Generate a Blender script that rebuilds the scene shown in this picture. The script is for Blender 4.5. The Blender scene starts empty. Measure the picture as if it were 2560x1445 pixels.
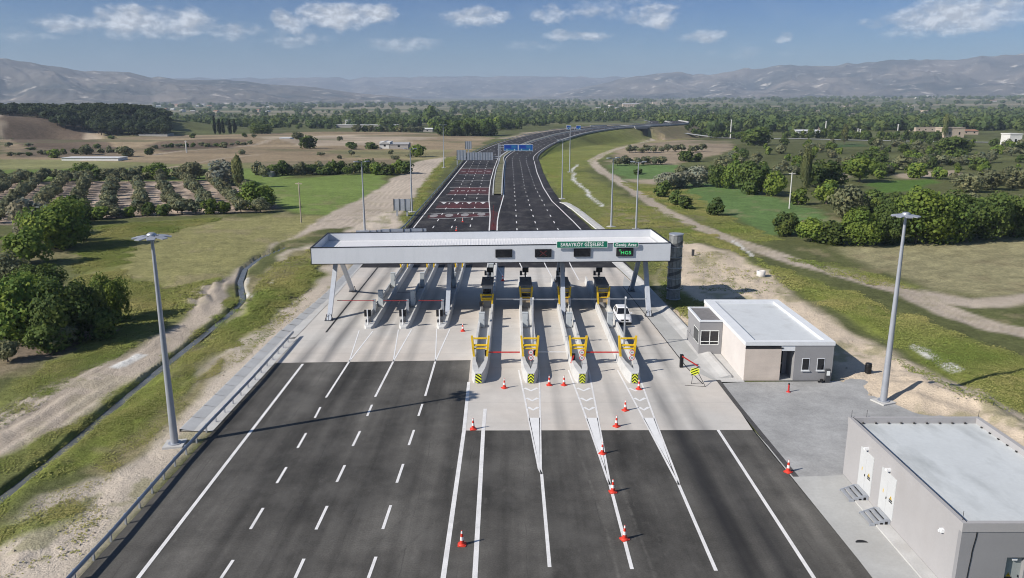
import bpy, bmesh, math, random
import numpy as np
from mathutils import Vector, Matrix

R = math.radians
random.seed(7)
S = bpy.context.scene
COL = S.collection

# ------------------------------------------------------------------ camera
F, H, HZ = 1920.0, 26.0, 258.0
P = math.atan((722.5 - HZ) / F)
cd = bpy.data.cameras.new('camera')
cd.sensor_width = 36.0
cd.lens = 36.0 * F / 2560.0
cd.clip_end = 60000
cam = bpy.data.objects.new('camera', cd)
COL.objects.link(cam)
cam.location = (0, 0, H)
cam.rotation_euler = (math.pi / 2 - P, 0, 0)
S.camera = cam

def ray(u, v):
    a = (u - 1280) / F
    b = -(v - 722.5) / F
    return a, math.cos(P) + b * math.sin(P), -math.sin(P) + b * math.cos(P)

def G(u, v, z=0.0):
    """point of the level z seen at that place of the photograph"""
    a, b, c = ray(u, v)
    t = (z - H) / c
    return (a * t, b * t, z)

def W(u, v, Y):
    a, b, c = ray(u, v)
    t = Y / b
    return (a * t, Y, H + c * t)

def px(pts, z=0.0):
    return [G(u, v, z)[:2] for u, v in pts]

def z3(a, b):
    return (880 + a / 3.2, 300 + b / 3.2)

# ------------------------------------------------------------------ objects
def tag(o, label=None, cat=None, group=None, kind=None):
    if label: o['label'] = label
    if cat: o['category'] = cat
    if group: o['group'] = group
    if kind: o['kind'] = kind
    return o

def thing(name, label, cat, loc=(0, 0, 0), rz=0.0, group=None):
    o = bpy.data.objects.new(name, None)
    o.empty_display_size = 0.3
    COL.objects.link(o)
    o.location = loc
    o.rotation_euler = (0, 0, rz)
    return tag(o, label, cat, group)

def kids(o):
    return [c for c in o.children]

def copy_tree(o, parent=None, table=None):
    c = o.copy()
    COL.objects.link(c)
    c.parent = parent
    for ch in PART_OF.get(o.name, []):
        k = copy_tree(ch, c)
        PART_OF.setdefault(c.name, []).append(k)
    return c

PART_OF = {}

def dup(o, loc, rz=0.0, label=None, group=None, scale=None):
    c = copy_tree(o)
    c.location = loc
    c.rotation_euler = (0, 0, rz)
    if scale: c.scale = scale
    if label: c['label'] = label
    if group: c['group'] = group
    return c

def link_part(o, parent):
    o.parent = parent
    PART_OF.setdefault(parent.name, []).append(o)

class MB:
    """collects faces and links them as one mesh object"""
    def __init__(s):
        s.v = []; s.f = []; s.m = []; s.sm = []
        s.M = None
    def add(s, vs, fs, mat=0, smooth=False):
        b = len(s.v)
        if s.M is not None:
            vs = [tuple(s.M @ Vector(p)) for p in vs]
        s.v.extend([tuple(p) for p in vs])
        for f in fs:
            s.f.append([b + i for i in f]); s.m.append(mat); s.sm.append(smooth)
        return s
    def bx(s, x0, x1, y0, y1, z0, z1, mat=0, tx=0.0, ty=0.0):
        vs = [(x0, y0, z0), (x1, y0, z0), (x1, y1, z0), (x0, y1, z0),
              (x0 + tx, y0 + ty, z1), (x1 - tx, y0 + ty, z1), (x1 - tx, y1 - ty, z1), (x0 + tx, y1 - ty, z1)]
        return s.add(vs, [(3, 2, 1, 0), (4, 5, 6, 7), (0, 1, 5, 4), (1, 2, 6, 5), (2, 3, 7, 6), (3, 0, 4, 7)], mat)
    def cyl(s, p0, p1, r0, r1=None, n=10, mat=0, smooth=True, caps=True):
        r1 = r0 if r1 is None else r1
        p0, p1 = Vector(p0), Vector(p1)
        d = (p1 - p0).normalized()
        a = d.orthogonal().normalized(); b = d.cross(a)
        vs = []
        for p, r in ((p0, r0), (p1, r1)):
            for k in range(n):
                t = 2 * math.pi * k / n
                vs.append(tuple(p + a * (r * math.cos(t)) + b * (r * math.sin(t))))
        s.add(vs, [(k, (k + 1) % n, n + (k + 1) % n, n + k) for k in range(n)], mat, smooth)
        if caps:
            s.add(vs, [tuple(range(n))[::-1], tuple(range(n, 2 * n))], mat, False)
        return s
    def bar(s, p0, p1, w, h, mat=0):
        """square bar between two points"""
        p0, p1 = Vector(p0), Vector(p1)
        d = (p1 - p0).normalized()
        a = d.cross(Vector((0, 0, 1)))
        if a.length < 1e-4: a = Vector((1, 0, 0))
        a.normalize(); b = a.cross(d).normalized()
        vs = []
        for p in (p0, p1):
            for i, j in ((-1, -1), (1, -1), (1, 1), (-1, 1)):
                vs.append(tuple(p + a * (i * w / 2) + b * (j * h / 2)))
        return s.add(vs, [(3, 2, 1, 0), (4, 5, 6, 7), (0, 1, 5, 4), (1, 2, 6, 5), (2, 3, 7, 6), (3, 0, 4, 7)], mat)
    def prism(s, poly, axis, d0, d1, mat=0):
        """polygon extruded along an axis; poly gives the two other coordinates in order"""
        n = len(poly)
        def mk(p, d):
            if axis == 'x': return (d, p[0], p[1])
            if axis == 'y': return (p[0], d, p[1])
            return (p[0], p[1], d)
        vs = [mk(p, d0) for p in poly] + [mk(p, d1) for p in poly]
        return s.add(vs, [tuple(range(n))[::-1], tuple(range(n, 2 * n))] + [(k, (k + 1) % n, n + (k + 1) % n, n + k) for k in range(n)], mat)
    def loft(s, rings, mat=0, closed=True, caps=True, smooth=False):
        n = len(rings[0]); vs = [p for r in rings for p in r]; fs = []
        for i in range(len(rings) - 1):
            for k in range(n if closed else n - 1):
                a = i * n + k; b = i * n + (k + 1) % n
                fs.append((a, b, b + n, a + n))
        s.add(vs, fs, mat, smooth)
        if caps:
            s.add(rings[0], [tuple(range(n))[::-1]], mat)
            s.add(rings[-1], [tuple(range(n))], mat)
        return s
    def lathe(s, prof, n=16, mat=0, smooth=True, c=(0, 0)):
        rings = [[(c[0] + r * math.cos(2 * math.pi * k / n), c[1] + r * math.sin(2 * math.pi * k / n), z) for k in range(n)] for r, z in prof]
        return s.loft(rings, mat, True, True, smooth)
    def quad(s, *p, mat=0):
        return s.add(p, [tuple(range(len(p)))], mat)
    def build(s, name, mats, parent=None, loc=None):
        me = bpy.data.meshes.new(name)
        me.from_pydata(s.v, [], s.f)
        if not isinstance(mats, (list, tuple)): mats = [mats]
        for m in mats: me.materials.append(m)
        me.polygons.foreach_set('material_index', s.m)
        me.polygons.foreach_set('use_smooth', s.sm)
        me.update()
        bm = bmesh.new(); bm.from_mesh(me)
        bmesh.ops.recalc_face_normals(bm, faces=bm.faces)
        bm.to_mesh(me); bm.free()
        o = bpy.data.objects.new(name, me)
        COL.objects.link(o)
        if loc: o.location = loc
        if parent is not None: link_part(o, parent)
        return o

def ribbon(mb, pts, w, z=0.0, mat=0):
    """flat strip of width w along a line of (x, y) or (x, y, z)"""
    n = len(pts); P3 = [Vector((p[0], p[1], (p[2] if len(p) > 2 else 0.0) + z)) for p in pts]
    L, Rr = [], []
    for i in range(n):
        d = (P3[min(i + 1, n - 1)] - P3[max(i - 1, 0)]); d.z = 0; d.normalize()
        nrm = Vector((-d.y, d.x, 0))
        L.append(tuple(P3[i] + nrm * w / 2)); Rr.append(tuple(P3[i] - nrm * w / 2))
    vs = L + Rr
    mb.add(vs, [(i + n, i + 1 + n, i + 1, i) for i in range(n - 1)], mat)

def sheet(name, pts, z, mat, mb=None):
    m = mb or MB()
    m.add([(p[0], p[1], z) for p in pts], [tuple(range(len(pts)))])
    if mb is None:
        o = m.build(name, mat)
        return tag(o, kind='structure')

# ------------------------------------------------------------------ materials
def nt(name):
    m = bpy.data.materials.new(name); m.use_nodes = True
    t = m.node_tree; t.nodes.clear()
    out = t.nodes.new('ShaderNodeOutputMaterial')
    b = t.nodes.new('ShaderNodeBsdfPrincipled')
    t.links.new(b.outputs[0], out.inputs[0])
    return m, t, b

def N(t, typ, **kw):
    n = t.nodes.new(typ)
    for k, v in kw.items(): setattr(n, k, v)
    return n

def math_n(t, op, a, b=None, c=None, clamp=False):
    n = N(t, 'ShaderNodeMath', operation=op); n.use_clamp = clamp
    for i, q in enumerate((a, b, c)):
        if q is None: continue
        if isinstance(q, (int, float)): n.inputs[i].default_value = q
        else: t.links.new(q, n.inputs[i])
    return n.outputs[0]

def noise(t, co, scale, detail=4.0, rough=0.55, sc3=None):
    if sc3:
        mp = N(t, 'ShaderNodeMapping'); mp.inputs['Scale'].default_value = sc3
        t.links.new(co, mp.inputs[0]); co = mp.outputs[0]
    n = N(t, 'ShaderNodeTexNoise'); n.inputs['Scale'].default_value = scale
    n.inputs['Detail'].default_value = detail; n.inputs['Roughness'].default_value = rough
    t.links.new(co, n.inputs[0])
    return n.outputs[0]

def rng(t, val, a, b, c, d):
    n = N(t, 'ShaderNodeMapRange')
    t.links.new(val, n.inputs[0])
    for i, q in enumerate((a, b, c, d)): n.inputs[i + 1].default_value = q
    return n.outputs[0]

def scale_col(t, col, fac):
    n = N(t, 'ShaderNodeVectorMath', operation='SCALE')
    if isinstance(col, tuple): n.inputs[0].default_value = col
    else: t.links.new(col, n.inputs[0])
    t.links.new(fac, n.inputs['Scale'])
    return n.outputs[0]

def mixc(t, fac, a, b):
    n = N(t, 'ShaderNodeMix', data_type='RGBA')
    if isinstance(fac, (int, float)): n.inputs[0].default_value = fac
    else: t.links.new(fac, n.inputs[0])
    for i, q in ((6, a), (7, b)):
        if isinstance(q, tuple): n.inputs[i].default_value = (*q[:3], 1)
        else: t.links.new(q, n.inputs[i])
    return n.outputs[2]

def pbr(name, col, rough=0.75, metal=0.0, var=0.12, scale=1.5, fine=0.06, bump=0.0, bscale=25.0, spec=0.3, stain=None):
    m, t, b = nt(name)
    co = N(t, 'ShaderNodeTexCoord').outputs['Object']
    n1 = noise(t, co, scale, 5); n2 = noise(t, co, scale * 14, 3)
    f = math_n(t, 'ADD', rng(t, n1, .3, .7, 1 - var, 1 + var), rng(t, n2, .3, .7, -fine, fine))
    c = scale_col(t, tuple(col), f)
    if stain:
        n3 = noise(t, co, stain[1], 6, .6, stain[3] if len(stain) > 3 else None)
        c = mixc(t, rng(t, n3, stain[4] if len(stain) > 4 else .5, .72, 0, stain[2]), c, stain[0])
    t.links.new(c, b.inputs['Base Color'])
    b.inputs['Roughness'].default_value = rough
    b.inputs['Metallic'].default_value = metal
    b.inputs['Specular IOR Level'].default_value = spec
    if bump:
        n4 = noise(t, co, bscale, 4)
        bp = N(t, 'ShaderNodeBump'); bp.inputs['Strength'].default_value = bump; bp.inputs['Distance'].default_value = 0.05
        t.links.new(n4, bp.inputs['Height']); t.links.new(bp.outputs[0], b.inputs['Normal'])
    return m

M = {}
M['white'] = pbr('white_paint', (.78, .79, .80), .45, var=.04, scale=.6, stain=((.5, .5, .5), .8, .35))
M['fascia'] = pbr('fascia_panel', (.60, .62, .65), .4, 0, .05, .3, .015, stain=((.52, .55, .58), .5, .4, (3, 3, .25)))
M['deck'] = pbr('roof_sheet', (.70, .70, .71), .45, 0, .05, .4, .02, stain=((.62, .62, .62), .35, .4))
M['black'] = pbr('black_trim', (.012, .012, .014), .5, var=.2)
M['darkgrey'] = pbr('dark_grey_metal', (.07, .072, .078), .5, .2)
M['soffit'] = pbr('soffit_metal', (.30, .31, .33), .6)
M['steel'] = pbr('galvanised_steel', (.47, .49, .52), .42, .55, .1, 1.2, .05)
M['pole'] = pbr('pole_grey', (.40, .42, .46), .45, .35, .1, .8, .04)
M['column'] = pbr('column_paint', (.48, .51, .56), .45, .1, .06)
M['panel_back'] = pbr('sign_back_metal', (.43, .46, .51), .4, .45, .1, .8)
M['yellow'] = pbr('yellow_paint', (.72, .47, .02), .42, 0, .08, 1.5, .03, stain=((.42, .27, .04), 2.2, .5))
M['armred_shaded'] = pbr('shaded_red_paint', (.30, .028, .03), .5, 0, .1)  # red paint darkened for the partial shadow on the left arms
M['red'] = pbr('red_paint', (.55, .035, .03), .4, 0, .1)
M['cone'] = pbr('cone_orange', (.62, .048, .028), .5, 0, .08)
M['conew'] = pbr('cone_white', (.78, .74, .72), .5, 0, .06)
M['lime'] = pbr('lime_sheeting', (.80, .88, .06), .4, 0, .05)
M['booth'] = pbr('booth_grey', (.36, .36, .36), .5, 0, .08)
M['boothroof'] = pbr('booth_roof', (.20, .19, .185), .7, 0, .15, 2)
M['cabinet'] = pbr('cabinet_grey', (.50, .53, .54), .45, 0, .06, 1.2)
M['brownpanel'] = pbr('brown_panel', (.42, .34, .24), .6)
M['glass'] = pbr('dark_glass', (.012, .013, .016), .08, 0, .1, 1, 0, spec=.6)
M['island'] = pbr('island_concrete', (.53, .53, .52), .8, 0, .08, .7, .04, .15, 30, stain=((.38, .37, .36), .9, .5))
M['kerb'] = pbr('kerb_concrete', (.50, .495, .48), .85, 0, .1, .6, .05, .15, 25, stain=((.40, .38, .35), .7, .5))
M['slabpanel'] = pbr('gutter_panel', (.45, .455, .455), .85, 0, .1, .5, .05, .15, 25)
M['sidewalk'] = pbr('pavement_concrete', (.42, .42, .405), .85, 0, .1, .35, .05, .15, 20, stain=((.36, .35, .33), .3, .5))
M['drain'] = pbr('drain_grate', (.075, .072, .07), .7, 0, .2, 3)
M['joint'] = pbr('slot_drain', (.03, .03, .03), .8)
M['wallgrey'] = pbr('grey_render', (.27, .268, .275), .85, 0, .04, .5, .02, .05, 40)
M['render'] = pbr('pale_render', (.375, .365, .365), .85, 0, .04, .4, .02, .05, 40, stain=((.32, .30, .29), .25, .3))
M['parapet'] = pbr('white_parapet', (.66, .68, .70), .7, 0, .05, .8, .02)
M['roofgrey'] = pbr('roof_screed', (.56, .585, .60), .85, 0, .07, .35, .03, .1, 12, stain=((.40, .41, .41), .35, .8))
M['membrane'] = pbr('roof_membrane', (.54, .565, .57), .75, 0, .06, .3, .03, .25, 2.0, stain=((.33, .35, .35), .45, .9, (1, .35, 1), .46))
M['doorwhite'] = pbr('door_paint', (.55, .56, .56), .4, 0, .04)
M['doorgrey'] = pbr('steel_door', (.33, .36, .36), .4, .1, .06)
M['wood'] = pbr('pole_wood', (.36, .31, .25), .85)
M['conpole'] = pbr('pole_concrete', (.55, .54, .51), .8)
M['blue'] = pbr('blue_sheeting', (.01, .075, .33), .4, 0, .1, .3)
M['blue2'] = pbr('blue_sheeting_deep', (.008, .03, .26), .4)
M['blue3'] = pbr('blue_sheeting_pale', (.02, .14, .30), .4)
M['green'] = pbr('green_sheeting', (.008, .17, .105), .4, 0, .06)
M['signwhite'] = pbr('sign_white', (.8, .82, .8), .4, 0, .03)
M['line'] = pbr('road_paint', (.72, .71, .70), .7, 0, .1, 1.0, .08, stain=((.45, .45, .44), 1.6, .35))
M['linefaint'] = pbr('worn_road_paint', (.74, .74, .735), .7, 0, .06, .8, .03)
M['wornwhite'] = pbr('faded_road_paint', (.26, .245, .245), .8, 0, .2, .6, .1)
M['postred'] = pbr('dull_red_plastic', (.20, .02, .018), .6, 0, .1)
M['redpaint'] = pbr('red_surfacing', (.085, .022, .022), .8, 0, .25, .3, .1, stain=((.03, .025, .027), .12, .9, (1, 1, 1), .42))
M['drumw'] = pbr('drum_concrete', (.62, .60, .57), .8)
M['tower'] = pbr('tower_mesh_steel', (.27, .28, .28), .55, .3, .25, 2.5, .15)
M['tower2'] = pbr('tower_band_steel', (.10, .105, .115), .5, .3)
M['tank'] = pbr('black_plastic', (.015, .015, .016), .35)
M['carwhite'] = pbr('car_paint_white', (.78, .78, .79), .2, 0, .02, spec=.5)
M['tyre'] = pbr('tyre_rubber', (.015, .015, .015), .8)
M['rim'] = pbr('wheel_alloy', (.35, .35, .36), .3, .7)
M['lampglass'] = pbr('lamp_glass', (.6, .62, .64), .15, 0, .05)
M['tanwall'] = pbr('tan_wall', (.45, .37, .29), .85, 0, .1, .1)
M['whitewall'] = pbr('white_wall', (.66, .65, .62), .8, 0, .08, .1)
M['greywall'] = pbr('farm_wall', (.36, .34, .32), .85, 0, .1, .1)
M['tile'] = pbr('tile_roof', (.33, .17, .11), .8, 0, .15, .2)
M['tinroof'] = pbr('tin_roof', (.42, .41, .40), .6, .2, .15, .1)
M['plastic'] = pbr('greenhouse_sheet', (.68, .68, .66), .4, 0, .06, .1)
M['bark'] = pbr('bark', (.13, .10, .075), .9)
M['abut'] = pbr('bridge_concrete', (.34, .33, .32), .85)
M['trav'] = pbr('travertine', (.57, .495, .43), .7, 0, .08, .6, .03, stain=((.46, .40, .36), .5, .6, (.6, 1, 4)))
M['travw'] = pbr('pale_travertine', (.60, .56, .53), .7, 0, .05, .5, .02)

def emit(name, col, s):
    m, t, b = nt(name)
    b.inputs['Base Color'].default_value = (.01, .01, .01, 1)
    b.inputs['Emission Color'].default_value = (*col, 1); b.inputs['Emission Strength'].default_value = s
    n = noise(t, N(t, 'ShaderNodeTexCoord').outputs['Object'], 9); t.links.new(rng(t, n, .3, .7, s * .8, s * 1.2), b.inputs['Emission Strength'])
    return m
M['ledgreen'] = emit('led_green', (.05, .7, .18), .8)
M['ledred'] = emit('led_red', (.5, .01, .03), .06)

def asphalt(name, base, streak=.35, worn=.4):
    m, t, b = nt(name)
    co = N(t, 'ShaderNodeTexCoord').outputs['Object']
    long_ = noise(t, co, 1.0, 4, .5, (.55, .022, 1))
    broad = noise(t, co, .09, 5, .6)
    patch = noise(t, co, .55, 6, .65)
    fine = noise(t, co, 9, 3, .7)
    f = rng(t, long_, .32, .68, 1 - streak, 1 + streak)
    f = math_n(t, 'MULTIPLY', f, rng(t, broad, .3, .7, 1 - worn * .6, 1 + worn * .6))
    f = math_n(t, 'MULTIPLY', f, rng(t, patch, .3, .7, .82, 1.18))
    f = math_n(t, 'MULTIPLY', f, rng(t, noise(t, co, 1.0, 3, .5, (.17, .016, 1)), .32, .68, .72, 1.28))
    f = math_n(t, 'MULTIPLY', f, rng(t, fine, .25, .75, .72, 1.28))
    c = scale_col(t, base, f)
    scuff = noise(t, co, 1.3, 8, .75, (1, .5, 1))
    c = mixc(t, rng(t, scuff, .58, .74, 0, .42), c, (.19, .18, .165))
    blot = noise(t, co, .22, 7, .7, (1, .6, 1))
    c = mixc(t, rng(t, blot, .5, .68, 0, .55), c, (.118, .113, .104))
    t.links.new(c, b.inputs['Base Color'])
    b.inputs['Roughness'].default_value = .82; b.inputs['Specular IOR Level'].default_value = .25
    bp = N(t, 'ShaderNodeBump'); bp.inputs['Strength'].default_value = .12; bp.inputs['Distance'].default_value = .02
    t.links.new(noise(t, co, 30, 3), bp.inputs['Height']); t.links.new(bp.outputs[0], b.inputs['Normal'])
    return m, t, b, co, c

M['asphalt'], *_r = asphalt('asphalt', (.077, .073, .066), .45, .8)
# tyre-darkened strip that runs through the right-hand lane
_t, _b, _co, _c = _r
sx = N(_t, 'ShaderNodeSeparateXYZ'); _t.links.new(_co, sx.inputs[0])
def lane_band(t, sx, x0, x1, soft=.7):
    a = rng(t, sx, x0 - soft, x0 + soft, 0, 1); b = rng(t, sx, x1 - soft, x1 + soft, 1, 0)
    return math_n(t, 'MULTIPLY', a, b)
band = math_n(_t, 'MAXIMUM', lane_band(_t, sx.outputs[0], 12.9, 14.2, .6), lane_band(_t, sx.outputs[0], 15.0, 16.3, .6))
bn = noise(_t, _co, 1.0, 4, .55, (.5, .05, 1))
_c2 = mixc(_t, math_n(_t, 'MULTIPLY', band, rng(_t, bn, .3, .65, .25, .85)), _c, (.018, .018, .02))
seam = None
for x_ in (-22.6, -18.7, -14.5, -10.3, -6.4, -3.05, .9, 5.6, 10.4, 18.0):
    wob_ = math_n(_t, 'ADD', sx.outputs[0], rng(_t, noise(_t, _co, .35, 4), .3, .7, -.12, .12))
    q_ = lane_band(_t, wob_, x_ - .012, x_ + .012, .03); seam = q_ if seam is None else math_n(_t, 'MAXIMUM', seam, q_)
_c2 = mixc(_t, math_n(_t, 'MULTIPLY', seam, rng(_t, noise(_t, _co, .25, 3), .45, .6, .0, .75)), _c2, (.025, .024, .023))
def arc(p0, p1, p2):
    ax_, ay_ = p0; bx_, by_ = p1; cx_, cy_ = p2; d_ = 2 * (ax_ * (by_ - cy_) + bx_ * (cy_ - ay_) + cx_ * (ay_ - by_))
    ux = ((ax_**2 + ay_**2) * (by_ - cy_) + (bx_**2 + by_**2) * (cy_ - ay_) + (cx_**2 + cy_**2) * (ay_ - by_)) / d_
    uy = ((ax_**2 + ay_**2) * (cx_ - bx_) + (bx_**2 + by_**2) * (ax_ - cx_) + (cx_**2 + cy_**2) * (bx_ - ax_)) / d_
    return ux, uy, math.hypot(ax_ - ux, ay_ - uy)
for pts_ in (((1475, 1205), (1507, 1300), (1560, 1500)), ((1548, 1205), (1585, 1300), (1650, 1480)), ((900, 1420), (1060, 1260), (1200, 1190)), ((960, 1445), (1110, 1290), (1230, 1230))):
    ux, uy, rr_ = arc(*[G(*q)[:2] for q in pts_])
    dx_ = math_n(_t, 'SUBTRACT', sx.outputs[0], ux); dy_ = math_n(_t, 'SUBTRACT', sx.outputs[1], uy)
    rad = math_n(_t, 'SQRT', math_n(_t, 'ADD', math_n(_t, 'MULTIPLY', dx_, dx_), math_n(_t, 'MULTIPLY', dy_, dy_)))
    lim = lane_band(_t, sx.outputs[1], 36, min(56.5, G(*pts_[-1])[1] + 2 if pts_[0][1] > 1300 else 54), 2.0)
    dark = pts_[0][1] > 1300
    a_ = math_n(_t, 'MULTIPLY', math_n(_t, 'MULTIPLY', lane_band(_t, rad, rr_ - .06, rr_ + .06, .09), lim), rng(_t, noise(_t, _co, 1.4, 6, .7), .42, .62, 0, .42))
    _c2 = mixc(_t, a_, _c2, (.03, .029, .028) if dark else (.22, .21, .19))
_t.links.new(_c2, _b.inputs['Base Color'])
M['asphalt_new'], *_ = asphalt('dark_asphalt', (.026, .0235, .025), .22, .35)

def concrete():
    m, t, b = nt('plaza_concrete')
    co = N(t, 'ShaderNodeTexCoord').outputs['Object']
    broad = noise(t, co, .12, 5, .55); mid = noise(t, co, .8, 6, .6); fine = noise(t, co, 9, 3)
    f = rng(t, broad, .3, .7, .88, 1.1)
    f = math_n(t, 'MULTIPLY', f, rng(t, mid, .3, .7, .95, 1.05))
    f = math_n(t, 'MULTIPLY', f, rng(t, fine, .3, .7, .97, 1.03))
    warm = noise(t, co, .05, 3)
    base = mixc(t, rng(t, warm, .4, .6, 0, 1), (.53, .508, .475), (.555, .505, .45))
    c = scale_col(t, base, f)
    sx = N(t, 'ShaderNodeSeparateXYZ'); t.links.new(co, sx.inputs[0])
    lanes = None
    for x0, x1 in ((-22.4, -21.2), (-20.2, -19.0), (-15.6, -14.9), (-13.9, -13.5), (-11.0, -10.4), (12.9, 14.0), (15.2, 16.2), (3.9, 4.4), (9.0, 9.5)):
        l = lane_band(t, sx.outputs[0], x0, x1, .5)
        lanes = l if lanes is None else math_n(t, 'MAXIMUM', lanes, l)
    ln = noise(t, co, 1.0, 4, .55, (.45, .05, 1))
    c = mixc(t, math_n(t, 'MULTIPLY', lanes, rng(t, ln, .33, .62, .22, .92)), c, (.20, .195, .19))
    spot = noise(t, co, .7, 8, .75)
    c = mixc(t, rng(t, spot, .66, .8, 0, .4), c, (.28, .27, .25))
    # sawn joints every 4.5 m
    jy = math_n(t, 'ABSOLUTE', math_n(t, 'SUBTRACT', math_n(t, 'FRACT', math_n(t, 'MULTIPLY', sx.outputs[1], 1 / 4.6)), .5))
    c = mixc(t, rng(t, jy, .490, .4975, 0, .35), c, (.2, .19, .18))
    t.links.new(c, b.inputs['Base Color'])
    b.inputs['Roughness'].default_value = .85; b.inputs['Specular IOR Level'].default_value = .25
    bp = N(t, 'ShaderNodeBump'); bp.inputs['Strength'].default_value = .08; bp.inputs['Distance'].default_value = .02
    t.links.new(noise(t, co, 22, 3), bp.inputs['Height']); t.links.new(bp.outputs[0], b.inputs['Normal'])
    return m
M['concrete'] = concrete()

def pavers():
    m, t, b = nt('paver_stone')
    co = N(t, 'ShaderNodeTexCoord').outputs['Object']
    br = N(t, 'ShaderNodeTexBrick'); br.inputs['Scale'].default_value = 4.0
    br.inputs['Color1'].default_value = (.38, .38, .375, 1); br.inputs['Color2'].default_value = (.31, .31, .305, 1)
    br.inputs['Mortar'].default_value = (.27, .265, .26, 1); br.inputs['Mortar Size'].default_value = .012
    mp = N(t, 'ShaderNodeMapping'); mp.inputs['Rotation'].default_value = (0, 0, R(45)); t.links.new(co, mp.inputs[0]); t.links.new(mp.outputs[0], br.inputs[0])
    n1 = noise(t, co, .3, 6, .6); n2 = noise(t, co, 1.4, 6, .7)
    c = scale_col(t, br.outputs[0], math_n(t, 'MULTIPLY', rng(t, n1, .3, .7, .8, 1.2), rng(t, n2, .3, .7, .9, 1.1)))
    c = mixc(t, rng(t, noise(t, co, .9, 8, .7), .62, .75, 0, .6), c, (.5, .49, .47))
    t.links.new(c, b.inputs['Base Color']); b.inputs['Roughness'].default_value = .85
    return m
M['pavers'] = pavers()

# ------------------------------------------------------------------ sun and sky
SUN_EL, SUN_AZ = R(34), R(24.8)          # light travels towards (+cos, +sin)
sd = bpy.data.lights.new('sun', 'SUN'); sd.energy = 4.0; sd.angle = R(.5); sd.color = (1, .94, .855)
so = bpy.data.objects.new('sun', sd); COL.objects.link(so)
so.rotation_euler = Vector((math.cos(SUN_EL) * math.cos(SUN_AZ), math.cos(SUN_EL) * math.sin(SUN_AZ), -math.sin(SUN_EL))).to_track_quat('-Z', 'Y').to_euler()
wd = bpy.data.worlds.new('World'); S.world = wd; wd.use_nodes = True
t = wd.node_tree; t.nodes.clear()
wo = N(t, 'ShaderNodeOutputWorld'); bg = N(t, 'ShaderNodeBackground'); t.links.new(bg.outputs[0], wo.inputs[0])
sk = N(t, 'ShaderNodeTexSky', sky_type='NISHITA'); sk.sun_disc = False
sk.sun_elevation = SUN_EL; sk.sun_rotation = R(245.2); sk.altitude = 200; sk.air_density = 1.0; sk.dust_density = .6; sk.ozone_density = 4.0
bg.inputs[1].default_value = .060
tc = N(t, 'ShaderNodeTexCoord').outputs['Generated']
sp = N(t, 'ShaderNodeSeparateXYZ'); t.links.new(tc, sp.inputs[0])
az = math_n(t, 'ARCTAN2', sp.outputs[0], sp.outputs[1]); el = math_n(t, 'ARCSINE', sp.outputs[2])
cv = N(t, 'ShaderNodeCombineXYZ'); t.links.new(az, cv.inputs[0]); t.links.new(math_n(t, 'MULTIPLY', el, 1.7), cv.inputs[1])
cn = noise(t, cv.outputs[0], 40, 9, .66)
cvs = N(t, 'ShaderNodeVectorMath', operation='ADD'); t.links.new(cv.outputs[0], cvs.inputs[0]); cvs.inputs[1].default_value = (-.004, .009, 0)
cns = noise(t, cvs.outputs[0], 40, 5, .6); cwx = noise(t, cv.outputs[0], 24, 5, .6); cwy = noise(t, cvs.outputs[0], 31, 5, .6); cn2 = noise(t, cv.outputs[0], 15, 4, .5)
CL = [(170, 62, 70, 22, .7), (330, 55, 110, 38, 1), (470, 55, 80, 36, .9), (580, 80, 95, 22, .6), (730, 50, 60, 28, .9), (850, 40, 130, 34, 1), (930, 30, 70, 26, .9), (1010, 110, 110, 20, .55), (740, 100, 90, 22, .55), (1190, 42, 95, 26, .85),
      (1370, 38, 60, 24, .7), (1500, 30, 110, 22, .5), (1640, 40, 70, 36, .75), (1440, 88, 100, 14, .7), (1330, 115, 90, 14, .4), (1760, 92, 80, 18, .65), (1960, 95, 40, 15, .6), (2200, 62, 45, 12, .5), (2380, 40, 150, 40, 1), (2460, 25, 140, 30, .9), (1560, 10, 200, 14, .35), (60, 90, 80, 16, .4), (1880, 130, 160, 16, .3), (2300, 80, 140, 14, .45)]
tot = None
for u, v, ru, rv, amp in CL:
    a, b_, c_ = ray(u, v)
    a0 = math.atan2(a, b_); e0 = math.asin(c_ / math.sqrt(a * a + b_ * b_ + c_ * c_))
    dx = math_n(t, 'MULTIPLY', math_n(t, 'ADD', math_n(t, 'SUBTRACT', az, a0), rng(t, cwx, .2, .8, -.018, .018)), F / ru * 1.0)
    dy = math_n(t, 'MULTIPLY', math_n(t, 'ADD', math_n(t, 'SUBTRACT', el, e0), rng(t, cwy, .2, .8, -.007, .007)), F / rv * .9)
    d2 = math_n(t, 'ADD', math_n(t, 'MULTIPLY', dx, dx), math_n(t, 'MULTIPLY', dy, dy))
    w = math_n(t, 'MULTIPLY', math_n(t, 'SUBTRACT', 1.0, d2, clamp=True), amp)
    tot = w if tot is None else math_n(t, 'MAXIMUM', tot, w)
dens = math_n(t, 'ADD', math_n(t, 'MULTIPLY', tot, .72), math_n(t, 'MULTIPLY', math_n(t, 'SUBTRACT', cn, .60), 1.5))
alpha = math_n(t, 'MULTIPLY', math_n(t, 'MULTIPLY', rng(t, dens, -.04, .55, 0, 1), rng(t, tot, .0, .45, 0, 1)), .80)
thin = rng(t, cn2, .5, .75, 0, .10)
shade = rng(t, math_n(t, 'SUBTRACT', cn, cns), -.06, .10, .66, 1.02)
cloudc = scale_col(t, (9.8, 10.2, 10.7), shade)
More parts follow.
